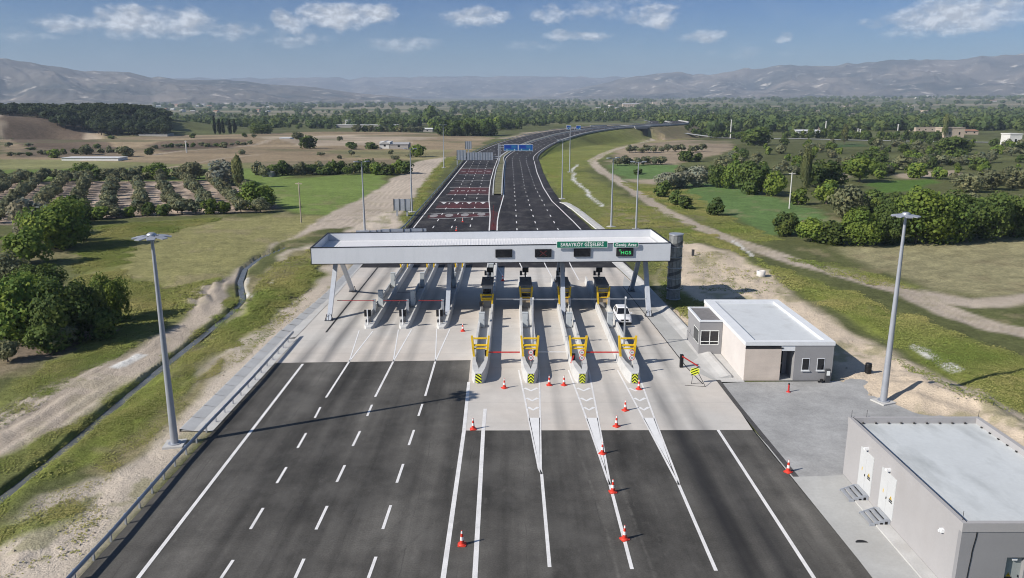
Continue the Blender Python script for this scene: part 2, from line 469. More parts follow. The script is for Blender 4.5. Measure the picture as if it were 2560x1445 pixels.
tn_ = N(t, 'ShaderNodeVectorMath', operation='MULTIPLY'); t.links.new(sk.outputs[0], tn_.inputs[0]); t.links.new(mixc(t, rng(t, el, 0.0, .13, 0, 1), (.70, .84, .95), (.29, .50, .83)), tn_.inputs[1]); t.links.new(mixc(t, rng(t, el, .16, .5, 0, 1), tn_.inputs[1].links[0].from_socket, (.95, .97, 1.0)), tn_.inputs[1])
skyc = mixc(t, thin, tn_.outputs[0], (5.4, 6.4, 7.4))
t.links.new(mixc(t, alpha, skyc, cloudc), bg.inputs[0])

S.view_settings.view_transform = 'Standard'; S.view_settings.look = 'None'
S.view_settings.exposure = .62; S.view_settings.gamma = 1
S.render.engine = 'CYCLES'
S.cycles.max_bounces = 5; S.cycles.diffuse_bounces = 2; S.cycles.glossy_bounces = 2; S.cycles.transmission_bounces = 2; S.cycles.volume_bounces = 0; S.cycles.transparent_max_bounces = 4
S.cycles.caustics_reflective = False; S.cycles.caustics_refractive = False
S.cycles.use_adaptive_sampling = True; S.cycles.adaptive_threshold = .01
try:
    S.cycles.pixel_filter_type = 'BLACKMAN_HARRIS'; S.cycles.filter_width = 1.05; S.cycles.use_denoising = True; S.cycles.denoising_prefilter = 'ACCURATE'; S.cycles.denoiser = 'OPENIMAGEDENOISE'; S.cycles.denoising_input_passes = 'RGB_ALBEDO_NORMAL'
except Exception: pass
# ------------------------------------------------------------------ motorway line beyond the plaza
def zroad(y):
    s = min(1, max(0, (y - 345) / 270.0)); return 8.6 * s * s * (3 - 2 * s)

def catmull(pts, step=6.0):
    out = []; p = [Vector(q) for q in pts]; p = [2 * p[0] - p[1]] + p + [2 * p[-1] - p[-2]]
    for i in range(1, len(p) - 2):
        n = max(2, int((p[i + 1] - p[i]).length / step))
        for k in range(n):
            s = k / n; a, b, c, d = p[i - 1], p[i], p[i + 1], p[i + 2]
            out.append(.5 * ((2 * b) + (c - a) * s + (2 * a - 5 * b + 4 * c - d) * s * s + (3 * b - a - 3 * c + d) * s ** 3))
    out.append(p[-2]); return out
EDGE = catmull([(10.2, 352), (10.5, 380), (15, 415), (23, 454), (33, 485), (49, 525), (74, 568), (104, 606), (138, 655), (160, 720), (168, 800)])

def off(d, i0=0, i1=None):
    """the far road's right edge line shifted left by d metres, with heights"""
    out = []
    for i in range(i0, (i1 or len(EDGE))):
        a = EDGE[max(i - 1, 0)]; b = EDGE[min(i + 1, len(EDGE) - 1)]; q = (b - a).normalized()
        x, y = EDGE[i].x - q.y * d, EDGE[i].y + q.x * d
        out.append((x, y, zroad(EDGE[i].y)))
    return out

def near(pts): return [(*G(u, v)[:2], 0.0) for u, v in pts]
def nz3(pts): return near([z3(*q) for q in pts])
def nz3_pre(pts): return near([z3(*q) for q in pts])
LN = {}
LN['Lleft'] = nz3([(490, 865), (595, 732), (700, 600), (810, 462), (920, 325)]) + off(31.2, 2)
LN['Lright'] = nz3([(1097, 890), (1103, 800), (1105, 760), (1101, 700), (1095, 640), (1098, 560), (1110, 480), (1135, 390), (1165, 310)]) + off(17.0, 2)
LN['Rleft'] = nz3([(1160, 890), (1163, 810), (1175, 740), (1195, 670), (1213, 605), (1219, 500), (1222, 400), (1230, 335)]) + off(13.1, 2)
LN['Rright'] = nz3([(1840, 885), (1770, 812), (1700, 745), (1650, 696), (1600, 650), (1530, 540), (1480, 420), (1455, 320)]) + off(0, 2)
LN['L1'] = nz3([(645, 865), (750, 710), (850, 560), (970, 335)]) + off(27.7, 2)
LN['L2'] = nz3([(795, 865), (860, 725), (915, 600), (1025, 335)]) + off(24.2, 2)
LN['L3'] = nz3([(945, 855), (975, 730), (1000, 620), (1085, 335)]) + off(20.6, 2)
LN['R1'] = nz3([(1320, 885), (1308, 680), (1295, 500), (1285, 350)]) + off(10, 2)
LN['R2'] = nz3([(1487, 885), (1430, 710), (1380, 540), (1347, 340)]) + off(6.7, 2)
LN['R3'] = nz3([(1655, 885), (1550, 700), (1460, 530), (1400, 350)]) + off(3.4, 2)

def dense(pts, step):
    out = [pts[0]]; 
    for a, b in zip(pts[:-1], pts[1:]):
        L = math.dist(a, b); n = max(1, int(L / step))
        for k in range(1, n + 1): out.append(tuple(a[i] + (b[i] - a[i]) * k / n for i in range(3)))
    return out

def road_between(name, A, B, da, db, mat, y0=122.2):
    """surface between two lines, da/db metres beyond them"""
    A = np.array(dense(A, 2)); B = np.array(dense(B, 2))
    n = 150; m = MB()
    def res(Q, d):
        dd = np.r_[0, np.cumsum(np.hypot(*(np.diff(Q[:, :2], axis=0).T)))]
        s = np.linspace(0, dd[-1], n); X = np.c_[np.interp(s, dd, Q[:, 0]), np.interp(s, dd, Q[:, 1]), np.interp(s, dd, Q[:, 2])]
        T = np.gradient(X[:, :2], axis=0); T /= np.linalg.norm(T, axis=1)[:, None]
        X[:, 0] -= T[:, 1] * d; X[:, 1] += T[:, 0] * d
        return X
    a = res(A, da); b = res(B, -db)
    vs = [tuple(p) for p in a] + [tuple(p) for p in b]
    m.add(vs, [(i + n, i + 1 + n, i + 1, i) for i in range(n - 1)])
    return tag(m.build(name, mat), kind='structure'), a, b

for k in ('Lleft', 'Lright', 'Rleft', 'Rright'):
    p = LN[k][0]; LN[k] = [({'Lleft': -23.0, 'Lright': -5.0, 'Rleft': -3.2, 'Rright': 17.0}[k], 122.3, 0.0)] + LN[k]
_, La, Lb = road_between('motorway', LN['Lleft'], LN['Lright'], 1.7, 1.2, M['asphalt_new'])
_, Ra, Rb = road_between('motorway', LN['Rleft'], LN['Rright'], 1.0, 2.4, M['asphalt_new'])
MEDY = 224.0
m = MB()   # gap between the carriageways before the median begins
m.add([(-5.0 + 1.1, 122.3, -.004), (-3.2 - .9, 122.3, -.004), (-3.0, 160, -.004), (-2.4, 226, -.004), (-6.3, 226, -.004), (-4.9, 160, -.004)], [(0, 1, 2, 3, 4, 5)])
tag(m.build('road', M['asphalt_new']), kind='structure')

# ------------------------------------------------------------------ plaza surfaces
tag(sheet('road', [(-24.4, 10), (20.6, 10), (20.3, 40), (19.7, 58.4), (-3.95, 58.3), (-4.3, 76.0), (-24.4, 75.1)], 0.0, M['asphalt']), kind='structure')
sheet('plaza', [(-24.4, 75.1), (-4.3, 76.0), (-3.95, 58.3), (19.7, 58.4), (20.0, 69.2), (20.4, 86), (19.2, 93), (19.2, 99), (17.0, 122.3), (-24.8, 122.3), (-24.5, 103), (-24.7, 84)], 0.0, M['concrete'])
m = MB()
m.add([(-27.0, 58.1, .03), (-24.4, 58.1, .03), (-24.4, 83.4, .03), (-26.0, 83.4, .03)], [(0, 1, 2, 3)])
tag(m.build('pavement', M['kerb']), kind='structure')
m = MB()
ys = [58.1 + 2.55 * i for i in range(28)]
for a, b in zip(ys[:-1], ys[1:]):
    xo = -26.0 if a < 83 else -26.0 + min(1.0, (a - 83) * .05)
    m.add([(xo - 1.0, a + .03, .2), (xo, a + .03, .035), (xo, b - .03, .035), (xo - 1.0, b - .03, .2), (xo - 1.1, a + .03, .2), (xo - 1.1, b - .03, .2), (xo - 1.15, a + .03, -.3), (xo - 1.15, b - .03, -.3)], [(0, 1, 2, 3), (4, 0, 3, 5), (6, 4, 5, 7)])
tag(m.build('gutter', M['slabpanel']), kind='structure')
sheet('pavement', [(-26.0, 83.4), (-24.7, 84), (-24.5, 103), (-24.8, 128), (-26.0, 128)], .03, M['kerb'])

# right edge: service strip, white kerb, drain
sheet('pavement', px([(1557, 716), (1717, 919), (1800, 958), (1760, 905), (1650, 770), (1560, 690)]), .006, M['sidewalk'])
m = MB(); KX = px([(1520, 640), (1585, 700), (1650, 772), (1720, 850), (1762, 900), (1800, 945)])
def section(mb, line, prof):
    rings = []
    for i, p in enumerate(line):
        a = Vector(line[max(i - 1, 0)]); b = Vector(line[min(i + 1, len(line) - 1)]); d = (b - a).normalized(); nr = Vector((d.y, -d.x))
        rings.append([(p[0] + nr.x * o, p[1] + nr.y * o, z) for o, z in prof])
    mb.loft(rings, 0, False, False); mb.add(rings[0], [tuple(range(len(rings[0])))]); mb.add(rings[-1], [tuple(range(len(rings[-1])))])
section(m, [(p[0], p[1]) for p in KX], [(.5, .0), (-.1, .06), (-.8, .26), (-1.1, .26), (-1.2, -.2)])
tag(m.build('kerb', M['kerb']), kind='structure')
m = MB(); ribbon(m, [G(*q) for q in [(1795, 950), (1845, 1015), (1990, 1192)]], .42, .012); tag(m.build('drain', M['drain']), kind='structure')
m = MB(); ribbon(m, [G(*q) for q in [(955, 655), (815, 831)]], .22, .012); ribbon(m, [G(*q) for q in [(880, 731), (1050, 731)]], .14, .012); ribbon(m, [G(*q) for q in [(1557, 716), (1640, 820), (1717, 919), (1757, 960)]], .1, .016)
tag(m.build('drain', M['joint']), kind='structure')
m = MB(); GUT = [p[:2] for p in nz3_pre([(2010, 888), (1900, 800), (1790, 712), (1715, 668), (1690, 660)])]
section(m, GUT, [(1.0, .0), (.2, .06), (-.7, .02), (-1.0, .2), (-1.15, -.2)]); tag(m.build('gutter', M['kerb']), kind='structure')
# yard right of the plaza
sheet('yard', px([(1800, 958), (1862, 955), (2080, 953), (2175, 930), (2265, 1015), (2450, 1050), (2500, 1300), (2330, 1500), (2240, 1440), (2110, 1200), (1990, 1195)]), .004, M['pavers'])
sheet('pavement', [G(1885, 1076)[:2], G(1990, 1192)[:2], G(2075, 1190)[:2], (23.85, 50.6), (23.85, 20), (20.4, 20), (20.3, 40)], .009, M['sidewalk'])
m = MB(); m.bx(23.0, 23.88, 30, 48.5, .0, .12); tag(m.build('kerb', M['kerb']), kind='structure')
sheet('pavement', px([(1800, 955), (1862, 955), (1800, 883), (1757, 885), (1730, 905)]), .010, M['kerb'])

# ------------------------------------------------------------------ road markings
mk = MB(); mf = MB(); mw = MB()
def line(pts, w=.22, mb=None, z=.010): ribbon(mb or mk, pts, w, z)
def pl(q, w=.22, mb=None, z=.010): line([G(*p) for p in q], w, mb, z)
pl([(310, 1500), (345, 1445), (757, 910)], .25)
for a, b in [((553, 1445), (583, 1400)), ((626, 1323), (658, 1270)), ((692, 1208), (716, 1168)), ((744, 1120), (765, 1083)), ((787, 1045), (801, 1018)),
             ((738, 1445), (760, 1397)), ((790, 1324), (818, 1265)), ((842, 1205), (862, 1163)), ((882, 1115), (900, 1078)), ((918, 1040), (930, 1012)),
             ((921, 1445), (940, 1392)), ((957, 1323), (977, 1263)), ((992, 1207), (1008, 1160)), ((1022, 1113), (1035, 1075)), ((1046, 1040), (1056, 1010))]: pl([a, b], .19)
for a, f, r, l in [((815, 994), (873, 904), (932, 828), (898, 826)), ((938, 992), (983, 904), (1029, 824), (996, 824)), ((1063, 990), (1088, 904), (1125, 822), (1092, 822))]:
    pl([a, f], .2); pl([f, r], .14, mf); pl([f, l], .12, mf)
pl([(1100, 1500), (1108, 1445), (1160, 1077), (1172, 955)], .3); pl([(1182, 1500), (1187, 1445), (1208, 1077), (1213, 1022)], .3)
pl([(1795, 1075), (2035, 1445), (2070, 1500)], .24)
GO = [((1296.5, 925), (1312, 997), (1347, 1172), (1348, 925), (1350, 1026), (1352, 1172), (1354, 1185), (1374, 1418), (1338, 1040)),
      ((1421, 925), (1462, 1035), (1519, 1200), (1472, 925), (1493, 1035), (1523, 1200), (1525, 1212), (1580, 1423), (1480, 1040)),
      ((1543.5, 925), (1600, 1030), (1690, 1200), (1594, 930), (1634, 1040), (1695, 1200), (1697, 1212), (1790, 1427), (1622, 1040))]
def lerp2(a, b, s): return (a[0] + (b[0] - a[0]) * s, a[1] + (b[1] - a[1]) * s)
def at_v(p, q, r, v):
    if v < q[1]: return lerp2(p, q, (v - p[1]) / (q[1] - p[1]))
    return lerp2(q, r, (v - q[1]) / (r[1] - q[1]))
for l0, l1, l2, r0, r1, r2, t0, t1, _c in GO:
    pl([l0, l1, l2, t0], .16); pl([r0, r1, r2, t0], .16); pl([t0, t1], .22)
    a0, a1 = at_v(l0, l1, l2, 1043), at_v(r0, r1, r2, 1043)      # solid painted wedge
    A = Vector(G(*a0)[:2]); B = Vector(G(*a1)[:2]); T = Vector(G(*lerp2(at_v(l0, l1, l2, 1172), at_v(r0, r1, r2, 1172), .5))[:2])
    c = (A + B + T) / 3
    mf.add([(*(p + (c - p).normalized() * .14), .010) for p in (A, B, T)], [(0, 1, 2)])
    for vv in (970, 995, 1018):
        a, b = at_v(l0, l1, l2, vv), at_v(r0, r1, r2, vv); mid = lerp2(a, b, .5)
        a, b = lerp2(a, mid, .25), lerp2(b, mid, .25)
        pl([a, (mid[0], mid[1] + 7), b], .32, mf)
# motorway markings
for k in ('Lleft', 'Lright', 'Rleft', 'Rright'): line(dense(LN[k][1:], 4), .26, z=.014)
line(dense(LN['Lright'][1:][-20:], 4), .2, z=.014)
def dashes(pts, on=3.0, gap=6.0, w=.2):
    q = dense(pts, 1.0); i = 0
    d = [0]
    for a, b in zip(q[:-1], q[1:]): d.append(d[-1] + math.dist(a, b))
    s = 0
    while s < d[-1] - 12:
        seg = [p for p, e in zip(q, d) if s <= e <= s + on]
        if len(seg) > 1: line(seg, w, z=.014)
        s += on + gap
for k in ('L1', 'L2', 'L3', 'R1', 'R2', 'R3'): dashes(LN[k], 3.6, 6.4, .22)
r1 = G(1345, 340)
for zy, xa, xb in [(388, 862, 1125), (434, 850, 1113), (483, 822, 1106), (540, 782, 1097), (598, 752, 1092), (655, 702, 1094), (708, 668, 1103)]: pl([z3(xa, zy), z3(xb, zy)], .32, z=.018)
pl([z3(634, 752), z3(760, 745), z3(900, 743), z3(1104, 742)], .3, z=.018); pl([z3(612, 785), z3(760, 789), z3(900, 780), z3(1104, 768)], .25, mf, z=.018)
for zy, xs in [(410, (893, 959, 1026, 1092)), (567, (803, 887, 971, 1055))]:
    for x in xs: pl([z3(x - 17, zy), z3(x + 17, zy)], .9, z=.018)
for x in (735, 838, 937, 1047):
    a = [G(*z3(x - 22, 659)), G(*z3(x + 22, 659)), G(*z3(x, 672))]; mk.add([(p[0], p[1], .018) for p in a], [(0, 1, 2)])
for x, y in ((655, 766), (777, 763), (903, 759), (1035, 754)):
    c = G(*z3(x, y)); mw.add([(c[0] + 1.0 * math.cos(k * .5236), c[1] + 2.6 * math.sin(k * .5236), .018) for k in range(12)], [tuple(range(12))])
for u0 in (1240, 1300, 1362, 1425):     # lines leading out of the booths on the far side
    a, b = G(u0 + 14, 690), G(u0, 650); pl([(u0 + 22, 700), (u0 + 2, 664), (u0 - 2, 655)], .18); 
tag(mk.build('road_markings', M['line']), kind='structure'); tag(mf.build('road_markings', M['linefaint']), kind='structure'); tag(mw.build('road_markings', M['wornwhite']), kind='structure')
m = MB()
for q in ([(700, 658), (1094, 658), (1102, 706), (668, 706)], [(612, 760), (1104, 745), (1104, 768), (600, 788)], [(830, 540), (1097, 540), (1092, 596), (760, 596)], [(865, 392), (1124, 392), (1113, 430), (848, 430)], [(1112, 720), (1168, 740), (1158, 880), (1106, 880)]):
    p = [G(*z3(*e)) for e in q]; m.add([(e[0], e[1], .009) for e in p], [(0, 1, 2, 3)])
tag(m.build('road', M['redpaint']), kind='structure')

# median strip
medL = [(-5.55, 224, 0), (-6.2, 262, 0), (-6.35, 310, 0), (-5.9, 345, 0)] + off(15.9, 3); medR = [(-3.0, 224, 0), (-3.3, 262, 0), (-3.5, 310, 0), (-3.45, 345, 0)] + off(14.2, 3)
m = MB(); n = len(medL)
m.add([(p[0], p[1], p[2] + .35) for p in medL] + [(p[0], p[1], p[2] + .35) for p in medR], [(i, i + n, i + n + 1, i + 1) for i in range(n - 1)])
M['medgrass'] = pbr('median_weeds', (.15, .145, .075), .9, 0, .35, .25, .15, .3, 3)
tag(m.build('median', M['medgrass']), kind='structure')
for side, q in (('left', medL), ('right', medR)):
    m = MB(); section(m, [(p[0], p[1]) for p in q], [(.18, 0), (.18, .5), (-.18, .5), (-.18, 0)])
    for i in range(len(m.v)): m.v[i] = (m.v[i][0], m.v[i][1], m.v[i][2] + (q[i // 4] if i // 4 < len(q) else q[0] if i // 4 == len(q) else q[-1])[2])
    o = m.build('barrier', M['slabpanel'])
    tag(o, 'low concrete barrier along the %s edge of the grassy motorway median' % side, 'barrier', 'median barriers')

# ------------------------------------------------------------------ the ground
def hashn(ix, iy, seed):
    h = (ix.astype(np.int64) * 374761393 + iy.astype(np.int64) * 668265263 + seed * 974634541) & 0x7fffffff
    h = ((h ^ (h >> 13)) * 1274126177) & 0x7fffffff
    return ((h ^ (h >> 16)) & 0xffff) / 65535.0
def vn(x, y, s, seed=0):
    x = x / s; y = y / s; ix = np.floor(x); iy = np.floor(y); fx = x - ix; fy = y - iy
    fx = fx * fx * (3 - 2 * fx); fy = fy * fy * (3 - 2 * fy)
    a = hashn(ix, iy, seed); b = hashn(ix + 1, iy, seed); c = hashn(ix, iy + 1, seed); d = hashn(ix + 1, iy + 1, seed)
    return (a * (1 - fx) + b * fx) * (1 - fy) + (c * (1 - fx) + d * fx) * fy
def fbm(x, y, s, seed=0, o=4):
    r = 0; w = .5; tw = 0
    for k in range(o):
        r = r + w * vn(x, y, s, seed + k * 17); tw += w; w *= .5; s = s * .5
    return r / tw
def sst(e0, e1, x):
    q = np.clip((x - e0) / (e1 - e0), 0, 1); return q * q * (3 - 2 * q)
def dline(x, y, pts):
    best = np.full(x.shape, 1e9); par = np.zeros(x.shape); acc = 0
    for a, b in zip(pts[:-1], pts[1:]):
        dx, dy = b[0] - a[0], b[1] - a[1]; L2 = dx * dx + dy * dy + 1e-9
        tt = np.clip(((x - a[0]) * dx + (y - a[1]) * dy) / L2, 0, 1)
        d = np.hypot(x - a[0] - tt * dx, y - a[1] - tt * dy)
        w = d < best; best = np.where(w, d, best); par = np.where(w, acc + tt, par); acc += 1
    return best, par
def sdf(x, y, pts):
    """signed distance to a polygon, positive inside"""
    d, _ = dline(x, y, list(pts) + [pts[0]])
    ins = np.zeros(x.shape, bool); n = len(pts)
    for i in range(n):
        a, b = pts[i], pts[(i + 1) % n]
        c = ((a[1] > y) != (b[1] > y)) & (x < (b[0] - a[0]) * (y - a[1]) / (b[1] - a[1] + 1e-12) + a[0])
        ins ^= c
    return np.where(ins, d, -d)

SAND = (.60, .50, .385); SANDP = (.52, .45, .37); TRACK = (.44, .375, .305); MEADOW = (.245, .232, .10); MEAD2 = (.165, .225, .06)
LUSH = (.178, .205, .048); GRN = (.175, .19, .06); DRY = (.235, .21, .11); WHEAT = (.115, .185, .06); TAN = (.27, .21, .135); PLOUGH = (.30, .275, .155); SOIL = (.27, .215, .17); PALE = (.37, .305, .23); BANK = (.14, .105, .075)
# (name, colour, edge softness in m, wobble in m, outline in the photograph)
ZN = [
 ('field', TAN, 3, 6, [(0, 345), (430, 338), (700, 333), (1000, 328), (1240, 340), (1160, 388), (1010, 402), (640, 412), (0, 417)]),
 ('field', (.20, .20, .09), 3, 5, [(-200, 395), (150, 400), (480, 410), (700, 402), (900, 410), (560, 425), (0, 425)]),
 ('field', (.22, .18, .115), 3, 5, [(600, 405), (1010, 398), (1000, 410), (640, 418)]),
 ('field', PALE, 2, 4, [(0, 300), (330, 300), (250, 345), (0, 352)]),
 ('field', BANK, 3, 5, [(370, 362), (560, 350), (640, 352), (600, 366), (430, 380), (380, 376)]), ('field', (.19, .15, .105), 3, 5, [(40, 372), (200, 366), (330, 376), (300, 392), (60, 395)]), ('field', PALE, 3, 5, [(640, 345), (900, 338), (1100, 345), (1000, 362), (760, 366)]), ('field', DRY, 3, 5, [(820, 375), (1140, 372), (1100, 400), (860, 392)]), ('field', PALE, 3, 4, [(1235, 348), (1320, 328), (1480, 316), (1560, 312), (1400, 326), (1300, 345)]),
 ('ground', MEAD2, 3, 6, [(-300, 425), (700, 420), (700, 470), (-300, 470)]),
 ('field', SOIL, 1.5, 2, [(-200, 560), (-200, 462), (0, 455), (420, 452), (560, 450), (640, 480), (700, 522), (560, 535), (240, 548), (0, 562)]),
 ('field', MEAD2, 2, 2, [(650, 470), (700, 448), (955, 430), (965, 452), (905, 512), (830, 546), (705, 520)]),
 ('field', MEADOW, 2, 2, [(170, 665), (330, 565), (700, 535), (830, 545), (770, 585), (640, 640), (560, 700), (470, 765), (420, 810), (310, 810), (200, 760)]),
 ('ground', GRN, 1.5, 1.5, [(180, 660), (250, 560), (560, 545), (340, 600), (300, 690), (420, 720), (560, 690), (430, 800), (330, 830), (250, 800)]),
 ('ground', GRN, 1, 1.5, [(-100, 1110), (60, 940), (250, 850), (340, 800), (470, 760), (380, 830), (210, 935), (0, 1090)]),
 ('path', TRACK, .8, 1.2, [(-60, 1075), (150, 960), (300, 890), (400, 832), (470, 790), (440, 740), (560, 690), (700, 612), (800, 545), (900, 500), (985, 445), (1045, 402), (1115, 392), (1120, 408), (1060, 460), (1000, 530), (960, 560), (800, 572), (690, 610), (645, 645), (596, 690), (575, 770), (470, 860), (330, 965), (130, 1105), (-60, 1210)]),
 ('ground', GRN, .8, 1.2, [(-60, 1180), (180, 1052), (420, 882), (560, 778), (600, 700), (612, 745), (400, 922), (180, 1100), (-60, 1260)]),
 ('ground', SANDP, 1, 1.4, [(640, 720), (700, 640), (830, 590), (900, 560), (985, 520), (1010, 560), (880, 650), (840, 745), (730, 850), (480, 1082), (200, 1450), (-60, 1460), (-60, 1400), (90, 1260), (260, 1185), (450, 1010)]),
 ('ground', DRY, 1.5, 2, [(640, 700), (700, 650), (800, 610), (835, 620), (780, 690), (690, 740), (650, 740)]),
 ('ground', LUSH, .8, 1.3, [(-60, 1300), (180, 1105), (400, 935), (600, 790), (645, 735), (790, 665), (800, 690), (690, 780), (500, 918), (415, 1005), (245, 1140), (70, 1235), (-60, 1325)]),
 ('ground', GRN, .8, 1.5, [(-60, 1350), (120, 1290), (250, 1230), (215, 1290), (90, 1345), (-60, 1400)]),
 ('ground', DRY, .8, 1.5, [(200, 1180), (430, 1000), (560, 890), (540, 930), (440, 1035), (270, 1190)]),
 ('ground', LUSH, 1.2, 1.5, [(1145, 388), (1095, 440), (1045, 515), (1015, 560), (1000, 548), (1040, 490), (1080, 430), (1115, 395)]),
 ('ground', GRN, 3, 4, [(1345, 410), (1355, 385), (1400, 365), (1500, 345), (1700, 325), (1720, 345), (1560, 365), (1490, 400), (1460, 430), (1640, 540), (1700, 590), (1640, 700), (1500, 575), (1400, 500)]),
 ('ground', LUSH, 2, 3, [(1345, 405), (1360, 385), (1405, 372), (1430, 400), (1425, 440), (1440, 475), (1400, 490), (1360, 440)]),
 ('field', (.30, .24, .17), 3, 4, [(1540, 365), (1650, 345), (1830, 350), (1840, 372), (1760, 395), (1660, 412), (1530, 412)]),
 ('field', WHEAT, 3, 4, [(1520, 425), (1540, 408), (1700, 412), (1720, 425), (1680, 445), (1640, 455), (1560, 450)]),
 ('field', PALE, 2, 3, [(1570, 448), (1650, 446), (1640, 462), (1600, 464)]),
 ('ground', GRN, 2, 3, [(1545, 455), (1640, 462), (1700, 462), (1780, 520), (1880, 570), (1960, 600), (1900, 610), (1760, 560), (1640, 500)]),
 ('field', WHEAT, 1.5, 2, [(1690, 470), (1740, 458), (1830, 463), (1950, 500), (2060, 530), (2085, 552), (2030, 585), (1950, 592), (1880, 562), (1780, 520)]),
 ('field', (.085, .15, .03), 2, 3, [(2170, 455), (2330, 447), (2345, 462), (2280, 480), (2190, 485)]),
 ('field', PALE, 2, 3, [(2220, 436), (2395, 424), (2390, 436), (2250, 447)]), ('field', PALE, 2, 2, [(2075, 420), (2110, 418), (2120, 448), (2085, 450)]),
 ('field', (.07, .12, .045), 4, 5, [(2060, 358), (2160, 356), (2170, 366), (2080, 368)]),
 ('field', PLOUGH, 2, 2, [(2100, 622), (2300, 600), (2700, 578), (2700, 745), (2440, 735), (2300, 722), (2180, 665)]),
 ('ground', DRY, 1.5, 2, [(1640, 520), (1700, 550), (1790, 600), (1700, 610), (1650, 590), (1540, 575), (1500, 560), (1540, 500)]),
 ('ground', LUSH, 1.2, 2.5, [(1690, 568), (1790, 590), (1900, 655), (2060, 715), (2300, 795), (2620, 910), (2620, 1060), (2450, 985), (2300, 890), (2100, 782), (1960, 705), (1880, 645), (1750, 595)]),
 ('ground', GRN, 1.2, 2, [(1960, 640), (2100, 660), (2200, 690), (2290, 725), (2200, 715), (2080, 680)]),
 ('ground', SAND, 1, 1.6, [(1690, 600), (1760, 608), (1870, 645), (1990, 735), (2100, 815), (2240, 880), (2430, 970), (2620, 1075), (2620, 1160), (2440, 1060), (2240, 1020), (2100, 960), (2000, 800), (1850, 745), (1650, 760), (1640, 700)]),
 ('ground', GRN, 1, 2, [(1640, 690), (1680, 640), (1690, 720), (1760, 760), (1750, 800), (1680, 790)]),
 ('ground', SAND, .6, .8, [(1655, 760), (1700, 770), (1760, 800), (1760, 900), (1700, 830)]),
 ('path', TRACK, 1, 1.2, [(2280, 722), (2420, 742), (2620, 738), (2620, 760), (2440, 765), (2330, 752)]),
 ('ground', BANK, 2, 3, [(5, 326), (40, 308), (110, 302), (190, 316), (250, 332), (300, 346), (180, 350), (60, 342)], 6.0),  # dark tone paints in the shaded face of the hill cut
 ('ground', (.20, .16, .12), 1, 2, [(-60, 850), (240, 812), (310, 838), (140, 895), (-60, 950)]),  # brown soil, coloured darker for the shade under the left trees
]
LUSHL = px([q for q in ZN if q[1] is LUSH and q[4][0] == (-60, 1300)][0][4]); LUSHR = px([q for q in ZN if q[1] is LUSH and q[4][0] == (1690, 568)][0][4]); SANDR = px([q for q in ZN if q[1] is SAND and q[4][0] == (1690, 600)][0][4]); SANDL = px([q for q in ZN if q[1] is SANDP][0][4]); SPOIL = px([(430, 740), (560, 690), (590, 715), (510, 775), (450, 770)])
TRK = [([(1640, 347), (1560, 365), (1505, 385), (1480, 402), (1500, 425), (1560, 460), (1640, 515), (1720, 556), (1800, 588), (1900, 625), (2020, 662), (2150, 698), (2260, 730), (2380, 778), (2480, 812), (2640, 850)], 1.9, TRACK),
       ([(380, 388), (460, 378), (560, 372), (700, 355)], 2.2, PALE), ([(420, 420), (560, 395), (640, 388)], 1.2, PALE)]
WHITE = [([(1442, 410), (1430, 430), (1438, 455), (1465, 475), (1480, 495), (1510, 515)], .8), ([(1830, 600), (1860, 625), (1885, 640)], .5), ([(2300, 872), (2345, 895), (2395, 925)], .9), ([(610, 690), (622, 735), (615, 722)], .7), ([(640, 735), (680, 715), (700, 700)], .35), ([(300, 912), (340, 890)], .9)]
DITCH = px([(-200, 1380), (0, 1237), (130, 1140), (260, 1030), (400, 915), (500, 838), (575, 778), (606, 745), (600, 700), (612, 668), (650, 640), (720, 612)])

rows = [14.0]
while rows[-1] < 11000:
    y = rows[-1]; rows.append(y + min(max(y * y * 1.05e-4, .16), .013 * y + .05))
rows = np.array(rows)
sc = np.r_[np.linspace(-3.0, -.80, 60, endpoint=False), np.linspace(-.80, .80, 700, endpoint=False), np.linspace(.80, 3.0, 61)]
GX = rows[:, None] * sc[None, :]; GY = np.repeat(rows[:, None], len(sc), 1)
ROADPOLY = [(-24.45, 5), (-24.45, 75), (-27.0, 58), (-27.3, 84), (-26.2, 128), (-25, 130), (-22.9, 163), (-22.8, 360)] + [p[:2] for p in off(33.2, 3)] + [p[:2] for p in off(-2.6, 3)][::-1] + [(12.6, 355), (12.4, 300), (12.6, 245), (13.5, 209), (15.5, 186), (17.4, 160), (18.5, 122), (20.2, 100), (21, 92), (21.2, 86), (20.8, 70), (33, 64), (36, 50), (34, 20), (20, 5)]
EDG2 = [(p.x, p.y) for p in EDGE]; MIDL = [(-4.0, 60), (-4.6, 360)] + [p[:2] for p in off(15.3, 3)]
def natural(x, y):
    r = np.hypot(x, y); u = x / np.maximum(y, 1)
    far = sst(900, 5200, r) * (22 + 34 * sst(-.4, .5, u)) + np.maximum(r - 5200, 0) * .012
    und = (fbm(x, y, 140, 3, 3) - .5) * 5 * sst(300, 700, r) * (1 - sst(1500, 2500, r))
    hx = 1 - sst(-380, -255, x - (y - 690) * .25)
    hill = 15.5 * hx * np.exp(-((y - 735) / 70.0) ** 2) * (.8 + .4 * vn(x, y, 60, 9)) + 7 * hx * np.exp(-((y - 600) / 30.0) ** 2) * vn(x, y, 45, 5)
    mound = 13 * np.exp(-(((x + 440) / 75.0) ** 2 + ((y - 640) / 40.0) ** 2) ** 1.5) * (.85 + .3 * vn(x, y, 30, 14))
    bank = mound + 3.0 * np.exp(-((y - 540 - .1 * x) / 12.0) ** 2) * sst(-330, -300, x) * (1 - sst(-150, -120, x)) * vn(x, y, 25, 8)
    bowl = -7.0 * np.exp(-(((x + 352) / 38.0) ** 2 + ((y - 600 - .2 * (x + 352)) / 22.0) ** 2) ** 2) * (.8 + .4 * vn(x, y, 20, 13))
    return far + und + hill + bank + bowl
